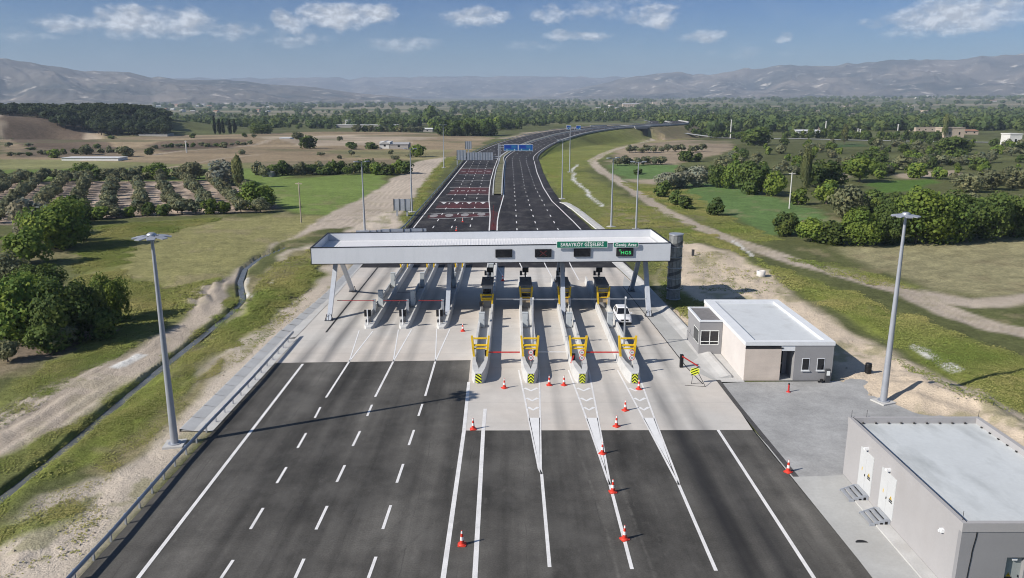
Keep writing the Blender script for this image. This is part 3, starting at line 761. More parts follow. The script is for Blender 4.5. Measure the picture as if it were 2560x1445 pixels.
def height(x, y):
    r = np.hypot(x, y)
    z = natural(x, y) - .05
    rd = sdf(x, y, ROADPOLY); out = sst(.3, 5, -rd)
    z = z + out * ((fbm(x, y, 7, 21, 3) - .5) * .5 + (fbm(x, y, 1.6, 31, 3) - .5) * .22) * (1 - .7 * sst(120, 250, r))
    z = z - .12 * sst(-.2, .5, rd)
    nr_ = (r < 230)
    if nr_.any():
        xn, yn = x[nr_], y[nr_]; dz_ = np.zeros(xn.shape)
        lu = np.maximum(sdf(xn, yn, LUSHL), sdf(xn, yn, LUSHR)); dz_ += sst(-.5, 2.0, lu) * .75 * np.clip(fbm(xn, yn, 4.5, 211, 3) - .25, 0, 1)
        sa_ = np.maximum(sdf(xn, yn, SANDL), sdf(xn, yn, SANDR)); dz_ += sst(0, 2, sa_) * ((fbm(xn, yn, 2.4, 221, 4) - .5) * .55 + np.abs(fbm(xn, yn, 5, 231, 3) - .5) * .5) * out[nr_]
        spd = sdf(xn, yn, SPOIL); dz_ += sst(-1, 2, spd) * (.2 + .3 * np.abs(np.sin((xn * .8 + yn * .35) * 1.6 + 3 * vn(xn, yn, 3, 241))))
        z = z.copy(); z[nr_] += dz_
    # bermed spoil right of the yard
    bd = sdf(x, y, BERM); z = z + sst(-1.5, 3.5, bd) * (.2 + 1.7 * fbm(x, y, 3.6, 41, 4) * (1 + .25 * np.sin((x * .75 + y * .9) * 2.1)))
    dd, _ = dline(x, y, DITCH); z = z - .5 * (1 - sst(.3, .8, dd)) - .05 * (1 - sst(1, 3, dd))
    # motorway embankment
    far = y > 330
    if far.any():
        xf, yf = x[far], y[far]; d, par = dline(xf, yf, MIDL)
        zr = np.interp(np.clip(yf - 0, 345, 900), np.arange(340, 905, 5), [zroad(q) for q in np.arange(340, 905, 5)])
        ed, pe = dline(xf, yf, EDG2)
        yy = np.interp(pe, np.arange(len(EDGE)), [p.y for p in EDGE])
        zr = np.array([zroad(q) for q in np.arange(340, 905, 1)])[np.clip((yy - 340).astype(int), 0, 564)]
        rdf = rd[far]
        emb = zr - .25 - np.maximum(-rdf - .2, 0) * .5
        zz = np.maximum(z[far], emb)
        slot = np.abs(pe - SLOT) * 7.0
        zz = np.where((slot < 8.5) & (np.abs(rdf) < 60) & (yy > 500), np.minimum(zz, z[far]), zz)
        zz = np.where(rdf > 0, np.minimum(zz, np.where((slot < 8.5) & (yy > 500), zz, zr - .25)), zz)
        z = z.copy(); z[far] = zz
    return z
BERM = px([(2180, 950), (2260, 940), (2440, 985), (2600, 1070), (2600, 1150), (2450, 1040), (2300, 1025), (2200, 985)])
SLOT = min(range(len(EDGE)), key=lambda i: abs(EDGE[i].x / EDGE[i].y - (1590 - 1280) / 1900.0))
GZ = height(GX, GY)

wob = 1.0
col = np.zeros(GX.shape + (3,))
r = np.hypot(GX, GY)
b1 = np.array((.105, .115, .045)); b2 = np.array((.15, .145, .09))
mixv = sst(900, 2200, r)[..., None]; col[:] = b1 * (1 - mixv) + b2 * mixv
patch = fbm(GX / 3, GY, 160, 77, 3)
farm = sst(700, 1300, r) * (1 - sst(5500, 8000, r))
col += (np.array((.26, .23, .16)) - col) * (farm * sst(.52, .62, patch) * .8)[..., None]
col += (np.array((.09, .115, .05)) - col) * (farm * (1 - sst(.38, .46, patch)) * .8)[..., None]
zone = np.zeros(GX.shape, np.int8); NAMES = ['ground', 'field', 'path']
n1x = fbm(GX, GY, 9, 51, 4) - .5; n1y = fbm(GX, GY, 9, 61, 4) - .5
sandy = np.zeros(GX.shape)
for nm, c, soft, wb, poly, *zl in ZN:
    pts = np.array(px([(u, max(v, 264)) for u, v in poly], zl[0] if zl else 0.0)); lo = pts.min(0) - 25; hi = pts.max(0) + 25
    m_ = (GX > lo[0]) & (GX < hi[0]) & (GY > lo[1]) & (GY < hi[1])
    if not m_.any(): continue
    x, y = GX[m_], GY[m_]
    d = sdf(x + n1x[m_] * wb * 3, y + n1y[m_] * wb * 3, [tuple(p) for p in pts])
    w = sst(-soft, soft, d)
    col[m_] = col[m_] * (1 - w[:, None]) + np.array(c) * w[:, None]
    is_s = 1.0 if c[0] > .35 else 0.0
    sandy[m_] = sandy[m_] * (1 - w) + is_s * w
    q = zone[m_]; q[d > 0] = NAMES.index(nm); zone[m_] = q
for pts, hw, c in TRK:
    p = px(pts); d, _ = dline(GX + n1x * 2, GY + n1y * 2, p)
    near_ = d < hw * 4 + 4
    w = (1 - sst(hw - .5, hw + .8, d)) * near_
    rut = 1 - .14 * np.exp(-((d - .85) / .3) ** 2)
    grassy = np.exp(-(d / .35) ** 2) * .25
    cc = np.array(c) * rut[..., None] * (1 - grassy[..., None]) + np.array(DRY) * grassy[..., None]
    col = col * (1 - w[..., None]) + cc * w[..., None]; zone[w > .5] = 2; sandy = np.maximum(sandy, w)
    GZ -= .08 * w * np.exp(-((d - .85) / .3) ** 2)
for pts, hw in WHITE:
    d, _ = dline(GX + n1x * 2.5, GY + n1y * 2.5, px(pts)); w = 1 - sst(hw * .5, hw * 1.1, d)
    col = col * (1 - w[..., None]) + np.array((.62, .61, .58)) * w[..., None]
ex_ = (GY > 480) & (GY < 800) & (GX > 20); dE, pE = dline(GX[ex_], GY[ex_], EDG2); w = (1 - sst(24, 34, dE)) * sst(SLOT + .3, SLOT + 1.2, pE) * .85 + (1 - sst(20, 30, dE)) * sst(SLOT - 9, SLOT - 1, pE) * (1 - sst(SLOT + .3, SLOT + 1.2, pE)) * .35 * sst(.4, .6, fbm(GX[ex_], GY[ex_], 18, 131, 3))
q = col[ex_]; col[ex_] = q * (1 - w[:, None]) + np.array((.23, .185, .12)) * w[:, None]
TRL = px([(-60, 1150), (130, 1035), (330, 905), (470, 815), (560, 730), (640, 665), (800, 558), (900, 515), (990, 450), (1080, 402)]); dT, _ = dline(GX + n1x * 1.5, GY + n1y * 1.5, TRL); mT = (zone == 2) & (GX < -15) & (dT < 9)
sT = np.sin(dT * 4.2 + 5 * vn(GX, GY, 9, 333)) * sst(.35, .6, fbm(GX, GY, 7, 337, 3)); col *= (1 + (mT * sT * .16)[..., None]); GZ += mT * sT * .05 * (1 - sst(150, 250, r))
# tufts of weeds on the sand, bare spots in the grass
sp1 = fbm(GX, GY, 3.2, 91, 4); near_m = 1 - sst(160, 320, r)
w = sandy * near_m * sst(.60, .70, sp1) * .55; w[zone == 2] *= .35
col = col * (1 - w[..., None]) + np.array((.20, .20, .08)) * w[..., None]
sp2 = fbm(GX, GY, 5.5, 95, 4); w = (1 - sandy) * near_m * sst(.60, .72, sp2) * .55
col = col * (1 - w[..., None]) + np.array((.26, .22, .13)) * w[..., None]
sp3 = fbm(GX, GY, 12, 99, 3); col *= (1 + (sp3[..., None] - .5) * .35)
fm = sst(280, 420, r) * (1 - sst(1200, 2000, r)); col *= (1 + (fm * (fbm(GX / 2.2, GY, 22, 111, 4) - .5) * .9)[..., None]); w = fm * sst(.60, .70, fbm(GX / 2.5, GY, 30, 117, 4)) * .6 * (zone != 2)
col = col * (1 - w[..., None]) + np.array((.12, .125, .06)) * w[..., None]
# plough lines
pf = sdf(GX, GY, px(ZN[[i for i, q in enumerate(ZN) if q[1] is PLOUGH][0]][4]))
col *= (1 - .13 * sst(0, 2, pf) * (np.sin((GY * .93 + GX * .28 + n1x * 3) * 2.6) > .2))[..., None]
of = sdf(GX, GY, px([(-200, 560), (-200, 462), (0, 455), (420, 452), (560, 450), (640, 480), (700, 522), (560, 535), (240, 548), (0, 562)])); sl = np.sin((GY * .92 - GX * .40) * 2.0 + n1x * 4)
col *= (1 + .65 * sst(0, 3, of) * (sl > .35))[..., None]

def mk_ground():
    m, t, b = nt('ground')
    at = N(t, 'ShaderNodeAttribute'); at.attribute_name = 'albedo'
    sa = N(t, 'ShaderNodeAttribute'); sa.attribute_name = 'sandy'
    co = N(t, 'ShaderNodeTexCoord').outputs['Object']
    a = noise(t, co, .35, 6, .65); bb = noise(t, co, 1.6, 6, .7); c = noise(t, co, 6, 4, .7)
    f = math_n(t, 'MULTIPLY', rng(t, a, .3, .7, .78, 1.22), rng(t, bb, .3, .7, .72, 1.28))
    f = math_n(t, 'MULTIPLY', f, rng(t, c, .3, .7, .8, 1.2))
    f2 = math_n(t, 'MULTIPLY', rng(t, a, .3, .7, .9, 1.1), rng(t, c, .3, .7, .88, 1.12))
    mx = N(t, 'ShaderNodeMix', data_type='FLOAT'); t.links.new(sa.outputs['Fac'], mx.inputs[0]); t.links.new(f, mx.inputs[2]); t.links.new(f2, mx.inputs[3])
    cc = scale_col(t, at.outputs['Color'], mx.outputs[0])
    st = noise(t, co, 2.6, 7, .75, (1, 1.7, 1))
    cc = mixc(t, rng(t, st, .63, .74, 0, .38), cc, (.075, .07, .05))
    t.links.new(cc, b.inputs['Base Color']); b.inputs['Roughness'].default_value = .95; b.inputs['Specular IOR Level'].default_value = .1
    bp = N(t, 'ShaderNodeBump'); bp.inputs['Strength'].default_value = .7; bp.inputs['Distance'].default_value = .22
    t.links.new(math_n(t, 'ADD', bb, math_n(t, 'MULTIPLY', c, .6)), bp.inputs['Height']); t.links.new(bp.outputs[0], b.inputs['Normal'])
    return m
M['ground'] = mk_ground()

def grid_obj(name, X, Y, Z, mask, colr, sand, mat, kind='structure'):
    nr, ncol = X.shape
    idx = np.arange(nr * ncol).reshape(nr, ncol)
    q = np.stack([idx[:-1, :-1], idx[:-1, 1:], idx[1:, 1:], idx[1:, :-1]], -1)[mask]
    used, inv = np.unique(q.ravel(), return_inverse=True)
    me = bpy.data.meshes.new(name)
    co = np.stack([X.ravel()[used], Y.ravel()[used], Z.ravel()[used]], -1).astype(np.float32)
    nf = len(q)
    me.vertices.add(len(used)); me.vertices.foreach_set('co', co.ravel())
    me.loops.add(nf * 4); me.loops.foreach_set('vertex_index', inv.astype(np.int32).ravel())
    me.polygons.add(nf); me.polygons.foreach_set('loop_start', np.arange(0, nf * 4, 4, dtype=np.int32))
    me.polygons.foreach_set('use_smooth', np.ones(nf, bool))
    me.update(calc_edges=True)
    if colr is not None:
        a = me.attributes.new('albedo', 'FLOAT_COLOR', 'POINT')
        c4 = np.ones((len(used), 4), np.float32); c4[:, :3] = np.clip(colr.reshape(-1, 3)[used], .005, .9); a.data.foreach_set('color', c4.ravel())
    if sand is not None:
        a = me.attributes.new('sandy', 'FLOAT', 'POINT'); a.data.foreach_set('value', sand.ravel()[used].astype(np.float32))
    me.materials.append(mat)
    o = bpy.data.objects.new(name, me); COL.objects.link(o)
    return tag(o, kind=kind)
fz = zone[:-1, :-1]
for i, nm in enumerate(NAMES):
    grid_obj(nm, GX, GY, GZ, fz == i, col, sandy, M['ground'])
def gz(x, y):
    return float(height(np.array([x], float), np.array([y], float))[0])

# still grey water in the left ditch
mwat, t_, b_ = nt('ditch_water'); b_.inputs['Roughness'].default_value = .25
c_ = scale_col(t_, (.12, .122, .11), rng(t_, noise(t_, N(t_, 'ShaderNodeTexCoord').outputs['Object'], .8, 5), .3, .7, .75, 1.25)); t_.links.new(c_, b_.inputs['Base Color'])
m = MB(); ribbon(m, [(*p, -.38) for p in DITCH], .8); tag(m.build('water', mwat), kind='structure')

# ------------------------------------------------------------------ mountains
def mk_mount():
    m, t, b = nt('mountain_rock')
    co = N(t, 'ShaderNodeTexCoord').outputs['Object']
    a = noise(t, co, .0016, 8, .62); c = noise(t, co, .007, 8, .68)
    base = mixc(t, rng(t, a, .38, .62, 0, 1), (.042, .050, .048), (.19, .165, .14))
    base = mixc(t, rng(t, c, .57, .68, 0, .9), base, (.6, .54, .46))
    t.links.new(base, b.inputs['Base Color']); b.inputs['Roughness'].default_value = 1; b.inputs['Specular IOR Level'].default_value = .05
    return m
M['mount'] = mk_mount()
def mountain(sky, r0, rr, r1, seed, nu=420, nr=150, u0=None, u1=None, rav=.22, base=0.0):
    us = np.linspace(u0, u1, nu); rsd = np.linspace(r0, r1, nr)
    ku = [q[0] for q in sky]; kv = [q[1] for q in sky]
    vv = np.interp(us, ku, kv)
    az_ = np.array([math.atan2(ray(u, 250)[0], ray(u, 250)[1]) for u in us])
    hr = np.array([H + (ray(u, v)[2] / math.hypot(ray(u, v)[0], ray(u, v)[1])) * rr for u, v in zip(us, vv)])
    A, RR = np.meshgrid(az_, rsd, indexing='ij'); HR = np.repeat(hr[:, None], nr, 1)
    X = RR * np.sin(A); Y = RR * np.cos(A)
    t = np.clip((RR - r0) / (rr - r0), 0, 1); back = np.clip((r1 - RR) / (r1 - rr), 0, 1)
    up_ = np.where(RR <= rr, t ** 1.25, back ** .8)
    warp = (fbm(X, Y, 1500, seed + 5, 3) - .5) * 700
    rn = 1 - np.abs(2 * fbm((A * rr + warp * .6), RR * .25 + warp * .3, 620, seed, 6) - 1)
    Z = base + (HR - base) * up_ * (1 - rav * 1.7 * (1 - rn) * np.clip(1.25 - up_, 0, 1)) + (fbm(X, Y, 260, seed + 3, 4) - .5) * 60 * np.sin(np.pi * np.clip(t, 0, 1)) * (RR < rr)
    base_nat = natural(X, Y); 
    Z = np.where(t < .04, np.minimum(Z, base_nat - 3), Z)
    return grid_obj('mountain', X, Y, Z, np.ones((nu - 1, nr - 1), bool), None, None, M['mount'])
mountain([(-900, 40), (-300, 100), (0, 130), (130, 150), (250, 168), (330, 180), (385, 186), (402, 182), (440, 188), (500, 193), (560, 198), (620, 202), (680, 210), (750, 213), (830, 222), (880, 230), (960, 238), (1060, 246), (1150, 256), (1250, 262)], 3900, 6400, 8200, 5, u0=-900, u1=1220, rav=.7, nu=620, nr=200)
mountain([(1150, 250), (1280, 246), (1400, 232), (1500, 205), (1560, 192), (1600, 187), (1650, 180), (1690, 178), (1730, 185), (1765, 178), (1820, 168), (1900, 163), (2000, 160), (2100, 157), (2200, 150), (2300, 142), (2400, 137), (2480, 132), (2560, 128), (3000, 122), (3500, 128)], 5200, 8600, 10500, 15, u0=1180, u1=3500, rav=.5, nu=620, nr=180)
mountain([(200, 196), (500, 192), (700, 193), (900, 191), (1100, 189), (1300, 188), (1500, 190), (1700, 188), (1900, 190)], 8000, 12500, 14000, 25, u0=200, u1=1900, nr=90, rav=.35)
# ------------------------------------------------------------------ lettering
def text_mesh(body, size, mat, depth=.01, align='CENTER', name='lettering', parent=None, loc=(0, 0, 0), sx=1.0, bold=.0):
    """flat letters standing in the x-z plane and read from -y"""
    cu = bpy.data.curves.new('lettering', 'FONT'); cu.body = body; cu.size = size; cu.align_x = align; cu.align_y = 'CENTER'; cu.extrude = depth; cu.offset = bold; cu.space_character = 1.06
    tmp = bpy.data.objects.new('lettering_curve', cu); COL.objects.link(tmp)
    bpy.context.view_layer.update()
    me = bpy.data.meshes.new_from_object(tmp.evaluated_get(bpy.context.evaluated_depsgraph_get()))
    bpy.data.objects.remove(tmp, do_unlink=True)
    me.transform(Matrix.Rotation(math.pi / 2, 4, 'X') @ Matrix.Diagonal((sx, 1, 1, 1)))
    me.materials.clear(); me.materials.append(mat)
    o = bpy.data.objects.new(name, me); COL.objects.link(o); o.location = loc
    if parent: link_part(o, parent)
    return o

# ------------------------------------------------------------------ toll canopy
CX, CY, CYAW, CL_, CD = -24.35, 91.4, math.atan2(2.0, 43.95), 44.0, 10.9
ZB, ZTL, ZTR = 7.02, 8.98, 9.22
can = thing('toll_canopy', 'long pale grey toll plaza canopy on slanted steel columns spanning all the lanes', 'canopy', (CX, CY, 0), CYAW)
def zt(x): return ZTL + (ZTR - ZTL) * x / CL_
def slab4(mb, x0, x1, y0, y1, zb, zt0, zt1, mat=0):
    mb.add([(x0, y0, zb), (x1, y0, zb), (x1, y1, zb), (x0, y1, zb), (x0, y0, zt0), (x1, y0, zt1), (x1, y1, zt1), (x0, y1, zt0)],
           [(3, 2, 1, 0), (4, 5, 6, 7), (0, 1, 5, 4), (1, 2, 6, 5), (2, 3, 7, 6), (3, 0, 4, 7)], mat)
m = MB(); np_ = 1
for i in range(np_):       # cladding cassettes with a hairline gap
    a, b = CL_ * i / np_ + .006, CL_ * (i + 1) / np_ - .006
    slab4(m, a, b, 0, .14, ZB, zt(a), zt(b))
m.build('fascia', M['fascia'], can)
m = MB(); slab4(m, 0, CL_, CD - .14, CD, ZB, ZTL, ZTR); m.build('fascia', M['fascia'], can)
m = MB(); slab4(m, 0, .14, .145, CD - .145, ZB, ZTL, ZTL); m.build('fascia', M['fascia'], can)
m = MB(); slab4(m, CL_ - .14, CL_, .145, CD - .145, ZB, ZTR, ZTR); m.build('fascia', M['fascia'], can)
m = MB()   # ribbed roof sheet
xs = [.15]
while xs[-1] < CL_ - .6: xs += [xs[-1] + .24, xs[-1] + .27, xs[-1] + .33, xs[-1] + .36]
zs = [0 if (i % 4) in (0, 1) else .014 for i in range(len(xs))]
n = len(xs); m.add([(x, .16, ZB + .95 + z + (ZTR - ZTL) * x / CL_) for x, z in zip(xs, zs)] + [(x, CD - .16, ZB + .95 + z + (ZTR - ZTL) * x / CL_) for x, z in zip(xs, zs)], [(i, i + 1, i + 1 + n, i + n) for i in range(n - 1)])
m.build('roof_deck', M['deck'], can)
m = MB(); m.bx(.15, CL_ - .15, .15, CD - .15, ZB + .05, ZB + .12); m.build('soffit', M['soffit'], can)
m = MB()
slab4(m, -.03, CL_ + .03, -.035, .17, ZTL - .0, ZTL + .07, ZTR + .07)
m.v = [(x, y, (zt(x) - .02 if abs(z - ZTL) < 1e-6 else zt(x) + .07)) for x, y, z in m.v]
def trim(y0, y1, x0, x1):
    mm = MB(); slab4(mm, x0, x1, y0, y1, 0, 1, 1); mm.v = [(x, y, (zt(x) + .002 if z == 0 else zt(x) + .075)) for x, y, z in mm.v]; return mm
trim(-.035, .17, -.03, CL_ + .03).build('edge_trim', M['black'], can)
trim(CD - .17, CD + .035, -.03, CL_ + .03).build('edge_trim', M['black'], can)
trim(.172, CD - .172, -.03, .17).build('edge_trim', M['black'], can)
trim(.172, CD - .172, CL_ - .17, CL_ + .03).build('edge_trim', M['black'], can)
m = MB(); m.bx(-.03, CL_ + .03, -.035, .16, ZB - .09, ZB - .003); m.build('edge_trim', M['black'], can)
m = MB(); m.bx(-.035, -.003, -.03, CD, ZB - .05, ZTL); m.build('edge_trim', M['black'], can)
ci, si = math.cos(-CYAW), math.sin(-CYAW)
def can_local(x, y): x -= CX; y -= CY; return (x * ci - y * si, x * si + y * ci)
for fu, fv, bu, bv in ((823, 800, 882, 728), (1118, 792, 1134, 713), (1408, 793, 1392, 706), (1622, 790, 1578, 727)):
    fx, fy = can_local(*G(fu, fv)[:2]); bx_, by = can_local(*G(bu, bv)[:2])
    for (x, y, tx, ty) in ((fx, fy, fx + .35, 5.1), (bx_, by, fx + .35 if bu < 1400 else fx + .1, 6.3)):
        m = MB(); w = .27
        m.loft([[(x - w, y - w, .04), (x + w, y - w, .04), (x + w, y + w, .04), (x - w, y + w, .04)], [(tx - w, ty - w, ZB + .08), (tx + w, ty - w, ZB + .08), (tx + w, ty + w, ZB + .08), (tx - w, ty + w, ZB + .08)]])
        c = m.build('column', M['column'], can)
        m = MB(); m.bx(x - .5, x + .5, y - .5, y + .5, .0, .05)
        for sx_, sy_ in ((1, 0), (-1, 0), (0, 1), (0, -1)):
            m.bar((x + sx_ * .44, y + sy_ * .44, .1), (x + sx_ * .24, y + sy_ * .24, .75), .04, .1)
        m.build('base_plate', M['darkgrey'], c)
for y in (1.6, 5.6, 9.4):
    m = MB(); m.bx(.3, CL_ - .3, y - .12, y + .12, ZB - .25, ZB + .048); m.build('beam', M['column'], can)

def on_fascia(u0, v0, u1, v1, out=.0):
    """centre, width and height of a board fixed on the front fascia"""
    def hit(u, v):
        a, b, c = ray(u, v)
        nx, ny = -math.sin(CYAW), math.cos(CYAW)
        t = ((CX * nx + CY * ny) - out) / (a * nx + b * ny)
        return Vector((a * t, b * t, H + c * t))
    p, q = hit(u0, v0), hit(u1, v1); c = (p + q) / 2
    return c, math.hypot(q.x - p.x, q.y - p.y), abs(p.z - q.z)

def rrect(w, h, r, n=5):
    out = []
    for cx, cy, a0 in ((w / 2 - r, h / 2 - r, 0), (-w / 2 + r, h / 2 - r, 90), (-w / 2 + r, -h / 2 + r, 180), (w / 2 - r, -h / 2 + r, 270)):
        for k in range(n + 1):
            a = R(a0 + 90 * k / n); out.append((cx + r * math.cos(a), cy + r * math.sin(a)))
    return out
for (a, txt, label, size, sx) in (((1391.5, 603, 1519, 619.5), 'SARAYKÖY GİŞELERİ', 'wide green and white board reading SARAYKÖY GİŞELERİ on the canopy edge', .62, .99),
                              ((1533.5, 605.5, 1596, 618), 'Geniş Araç', 'small green board reading Geniş Araç at the right of the canopy edge', .50, 1.0)):
    c, w, h = on_fascia(*a, out=.28)
    sg = thing('sign', label, 'sign', c, CYAW, 'green signs on the canopy')
    m = MB(); m.prism(rrect(w, h, .14), 'y', 0, .05); m.build('border', M['signwhite'], sg)
    m = MB(); m.prism(rrect(w - .12, h - .12, .10), 'y', -.012, -.002); m.build('panel', M['green'], sg)
    tm = text_mesh(txt, size, M['signwhite'], .006, parent=sg, loc=(0, -.02, -.02), sx=sx, bold=.012)
    xs_ = [v.co.x for v in tm.data.vertices]; k_ = (w * .84) / (max(xs_) - min(xs_)); tm.data.transform(Matrix.Diagonal((k_, 1, 1, 1)))
    for e in (-.35, .35): m = MB(); m.bx(e * w - .05, e * w + .05, .052, .275, -.3, .3); m.build('bracket', M['darkgrey'], sg)
for (a, what, label) in (((1238.5, 624, 1280.5, 643.5), None, 'blank black display on the canopy edge, nearest the middle of the canopy'), ((1337.5, 623.5, 1378.5, 643), 'red', 'black display with a faint red cross on the canopy edge'),
                         ((1435, 622, 1476, 641.5), None, 'blank black display hanging below the wide green SARAYKÖY board'), ((1541.5, 620.5, 1583, 640.5), 'hgs', 'black display showing HGS in green light on the canopy edge')):
    c, w, h = on_fascia(*a, out=.16)
    d = thing('display_screen', label, 'display', c, CYAW, 'electronic lane displays on the canopy')
    m = MB(); m.bx(-w / 2, w / 2, 0, .158, -h / 2, h / 2); m.build('housing', M['black'], d)
    m = MB(); m.bx(-w / 2 + .06, w / 2 - .06, -.008, -.001, -h / 2 + .06, h / 2 - .06); m.build('screen', M['glass'], d)
    if what == 'hgs':
        text_mesh('HGS', .58, M['ledgreen'], .003, parent=d, loc=(.12, -.014, -.08), sx=1.15)
        m = MB()
        for q in range(4):
            p = [(-.72, .16), (-.52, .16), (-.52, .32), (-.72, .32)]; a_, b_ = p[q], p[(q + 1) % 4]
            m.bar((a_[0], -.014, a_[1]), (b_[0], -.014, b_[1]), .02, .03)
        m.build('symbol', M['ledgreen'], d)
    if what == 'red':
        m = MB(); m.bar((-.4, -.012, -.3), (.4, -.012, .3), .01, .12); m.bar((-.4, -.016, .3), (.4, -.016, -.3), .01, .12); m.build('symbol', M['ledred'], d)

# ------------------------------------------------------------------ toll islands
ORD = ['leftmost', 'second from left', 'third from left', 'rightmost']
def island(name, label, x, y0, L, st, chevron, group):
    t = thing(name, label, 'toll island', (x, y0, 0), 0, group)
    rings = []
    for y, w, h, o in st:
        y = L if y is None else y
        fl = .28 if o > .02 else h - .004; o = max(o, .01)
        rings.append([(-w - .05, y, -.03), (-w - .02, y, h * .25), (-w + .05, y, h), (-o, y, h), (-o * .94, y, fl), (o * .94, y, fl), (o, y, h), (w - .05, y, h), (w + .02, y, h * .25), (w + .05, y, -.03)])
    m = MB(); m.loft(rings); m.build('island_wall', M['island'], t)
    if chevron:
        b = MB(); b.prism(rrect(.58, .88, .1), 'y', -.035, -.005); b.v = [(p[0], p[1] + (p[2]) * .06 - .02, p[2] + .52) for p in b.v]
        bd = b.build('chevron_board', M['black'], t)
        s = MB()
        if chevron == 'v':
            for k in range(-2, 4):
                z = .30 * k - .30
                for sg_ in (-1, 1):
                    q = [(0, z + .30), (sg_ * .285, z + .0), (sg_ * .285, z + .13), (0, z + .43)]
                    s_poly(s, q)
        else:
            for k in range(-2, 5):
                z = .30 * k - .35; s_poly(s, [(-.285, z + .30), (.285, z - .10), (.285, z + .03), (-.285, z + .43)])
        s.v = [(p[0], p[1] + p[2] * .06 - .02, p[2] + .52) for p in s.v]
        s.build('stripes', M['lime'], bd)
    return t
def s_poly(mb, q):
    """stripe clipped to the board height"""
    zc = .43
    def clip(poly, sgn):
        out = []
        for i in range(len(poly)):
            a, b = poly[i], poly[(i + 1) % len(poly)]
            ia, ib = sgn * a[1] <= zc, sgn * b[1] <= zc
            if ia: out.append(a)
            if ia != ib:
                s = (sgn * zc - a[1]) / (b[1] - a[1]); out.append((a[0] + (b[0] - a[0]) * s, sgn * zc))
        return out
    q = clip(clip(q, 1), -1)
    if len(q) > 2: mb.prism(q, 'y', -.046, -.036)
ISX = [-3.2, 1.8, 6.7, 11.7]
STN = [(0, .36, 1.0, 0), (.3, .48, 1.10, 0), (.9, .60, 1.14, 0), (1.3, .66, 1.14, .05), (3.6, .80, 1.05, .40), (6, .84, .95, .56), (None, .84, .90, .56)]
ISL = []
for i, x in enumerate(ISX):
    lab = ['toll island with a diagonally striped nose board, beside the left-hand asphalt lanes', 'chevron-nosed toll island, second from left of the four nearest',
           'chevron-nosed toll island, third from left of the four nearest', 'chevron-nosed toll island beside the lane with the white car'][i]
    ISL.append(island('toll_island', lab, x, 69.15, 54 if i == 0 else 42.5, STN, 'd' if i == 0 else 'v', 'toll islands of the near lanes'))
LIX = [-17.0, -12.85, -8.35]
STL = [(0, .30, .22, 0), (.25, .48, .34, 0), (.9, .62, .50, 0), (1.5, .68, .66, .3), (2.6, .72, .82, .50), (None, .72, .86, .50)]
for i, x in enumerate(LIX):
    island('toll_island', ['rounded low-nosed toll island at far left under the canopy', 'rounded low-nosed toll island in the middle of the left three', 'rounded low-nosed toll island with a canopy column standing on it'][i], x, 87.3, 37, STL, None, 'toll islands of the left lanes')

# yellow bumper frames
def frame(label, x, y, z0, z1, w=.74, panels=False):
    t = thing('bumper_frame', label, 'steel frame', (x, y, 0), 0, 'yellow steel frames on the toll islands')
    for sgn in (-1, 1):
        m = MB(); ym = .42
        pr = [(-.10, z0), (.12, z0), (ym, z0 + (z1 - z0) * .45), (ym * .9, z0 + (z1 - z0) * .75), (.16, z1), (-.06, z1), (-.16, z0 + (z1 - z0) * .5)]
        m.prism(pr, 'x', -.105, .105); m.v = [(a + sgn * (w + .10 * ((c - z0) / (z1 - z0) - .5) * 2), b, c) for a, b, c in m.v]; m.build('post', M['yellow'], t)
    hh = z1 - z0
    for f_, r_ in ((.88, .10), (.55, .12), (.40, .09)) if not panels else ((.90, .06), (.66, .06), (.38, .07)):
        m = MB(); m.cyl((-w + .07, .02, z0 + hh * f_), (w - .07, .02, z0 + hh * f_), r_, n=8); m.build('rung', M['yellow'], t)
    if panels:
        for a, b in ((.68, .88), (.08, .34)):
            m = MB(); m.bx(-w + .1, w - .1, .12, .16, z0 + hh * a, z0 + hh * b); m.build('infill_panel', M['brownpanel'], t)
    return t
for i, x in enumerate(ISX):
    frame('yellow steel frame over the front of the %s near toll island' % ['diagonal-striped', 'second', 'third', 'fourth'][i], x, 74.3, .92, 3.15, .76)
for i, x in enumerate(ISX):
    frame(['short yellow frame below the grey booth beside the left-hand lanes', 'yellow ladder-like frame against the second grey booth from the left', 'yellow ladder-like frame partly behind a canopy column', 'yellow ladder-like frame against the booth nearest the white car'][i], x, 95.6, .88, 2.25 if i == 0 else 3.2, .70, i > 0)
for i, x in enumerate(LIX):
    frame('yellow frame at the far end of the %s left toll island' % ['outer', 'middle', 'inner'][i], x, 118.5, .86, 2.6, .6)

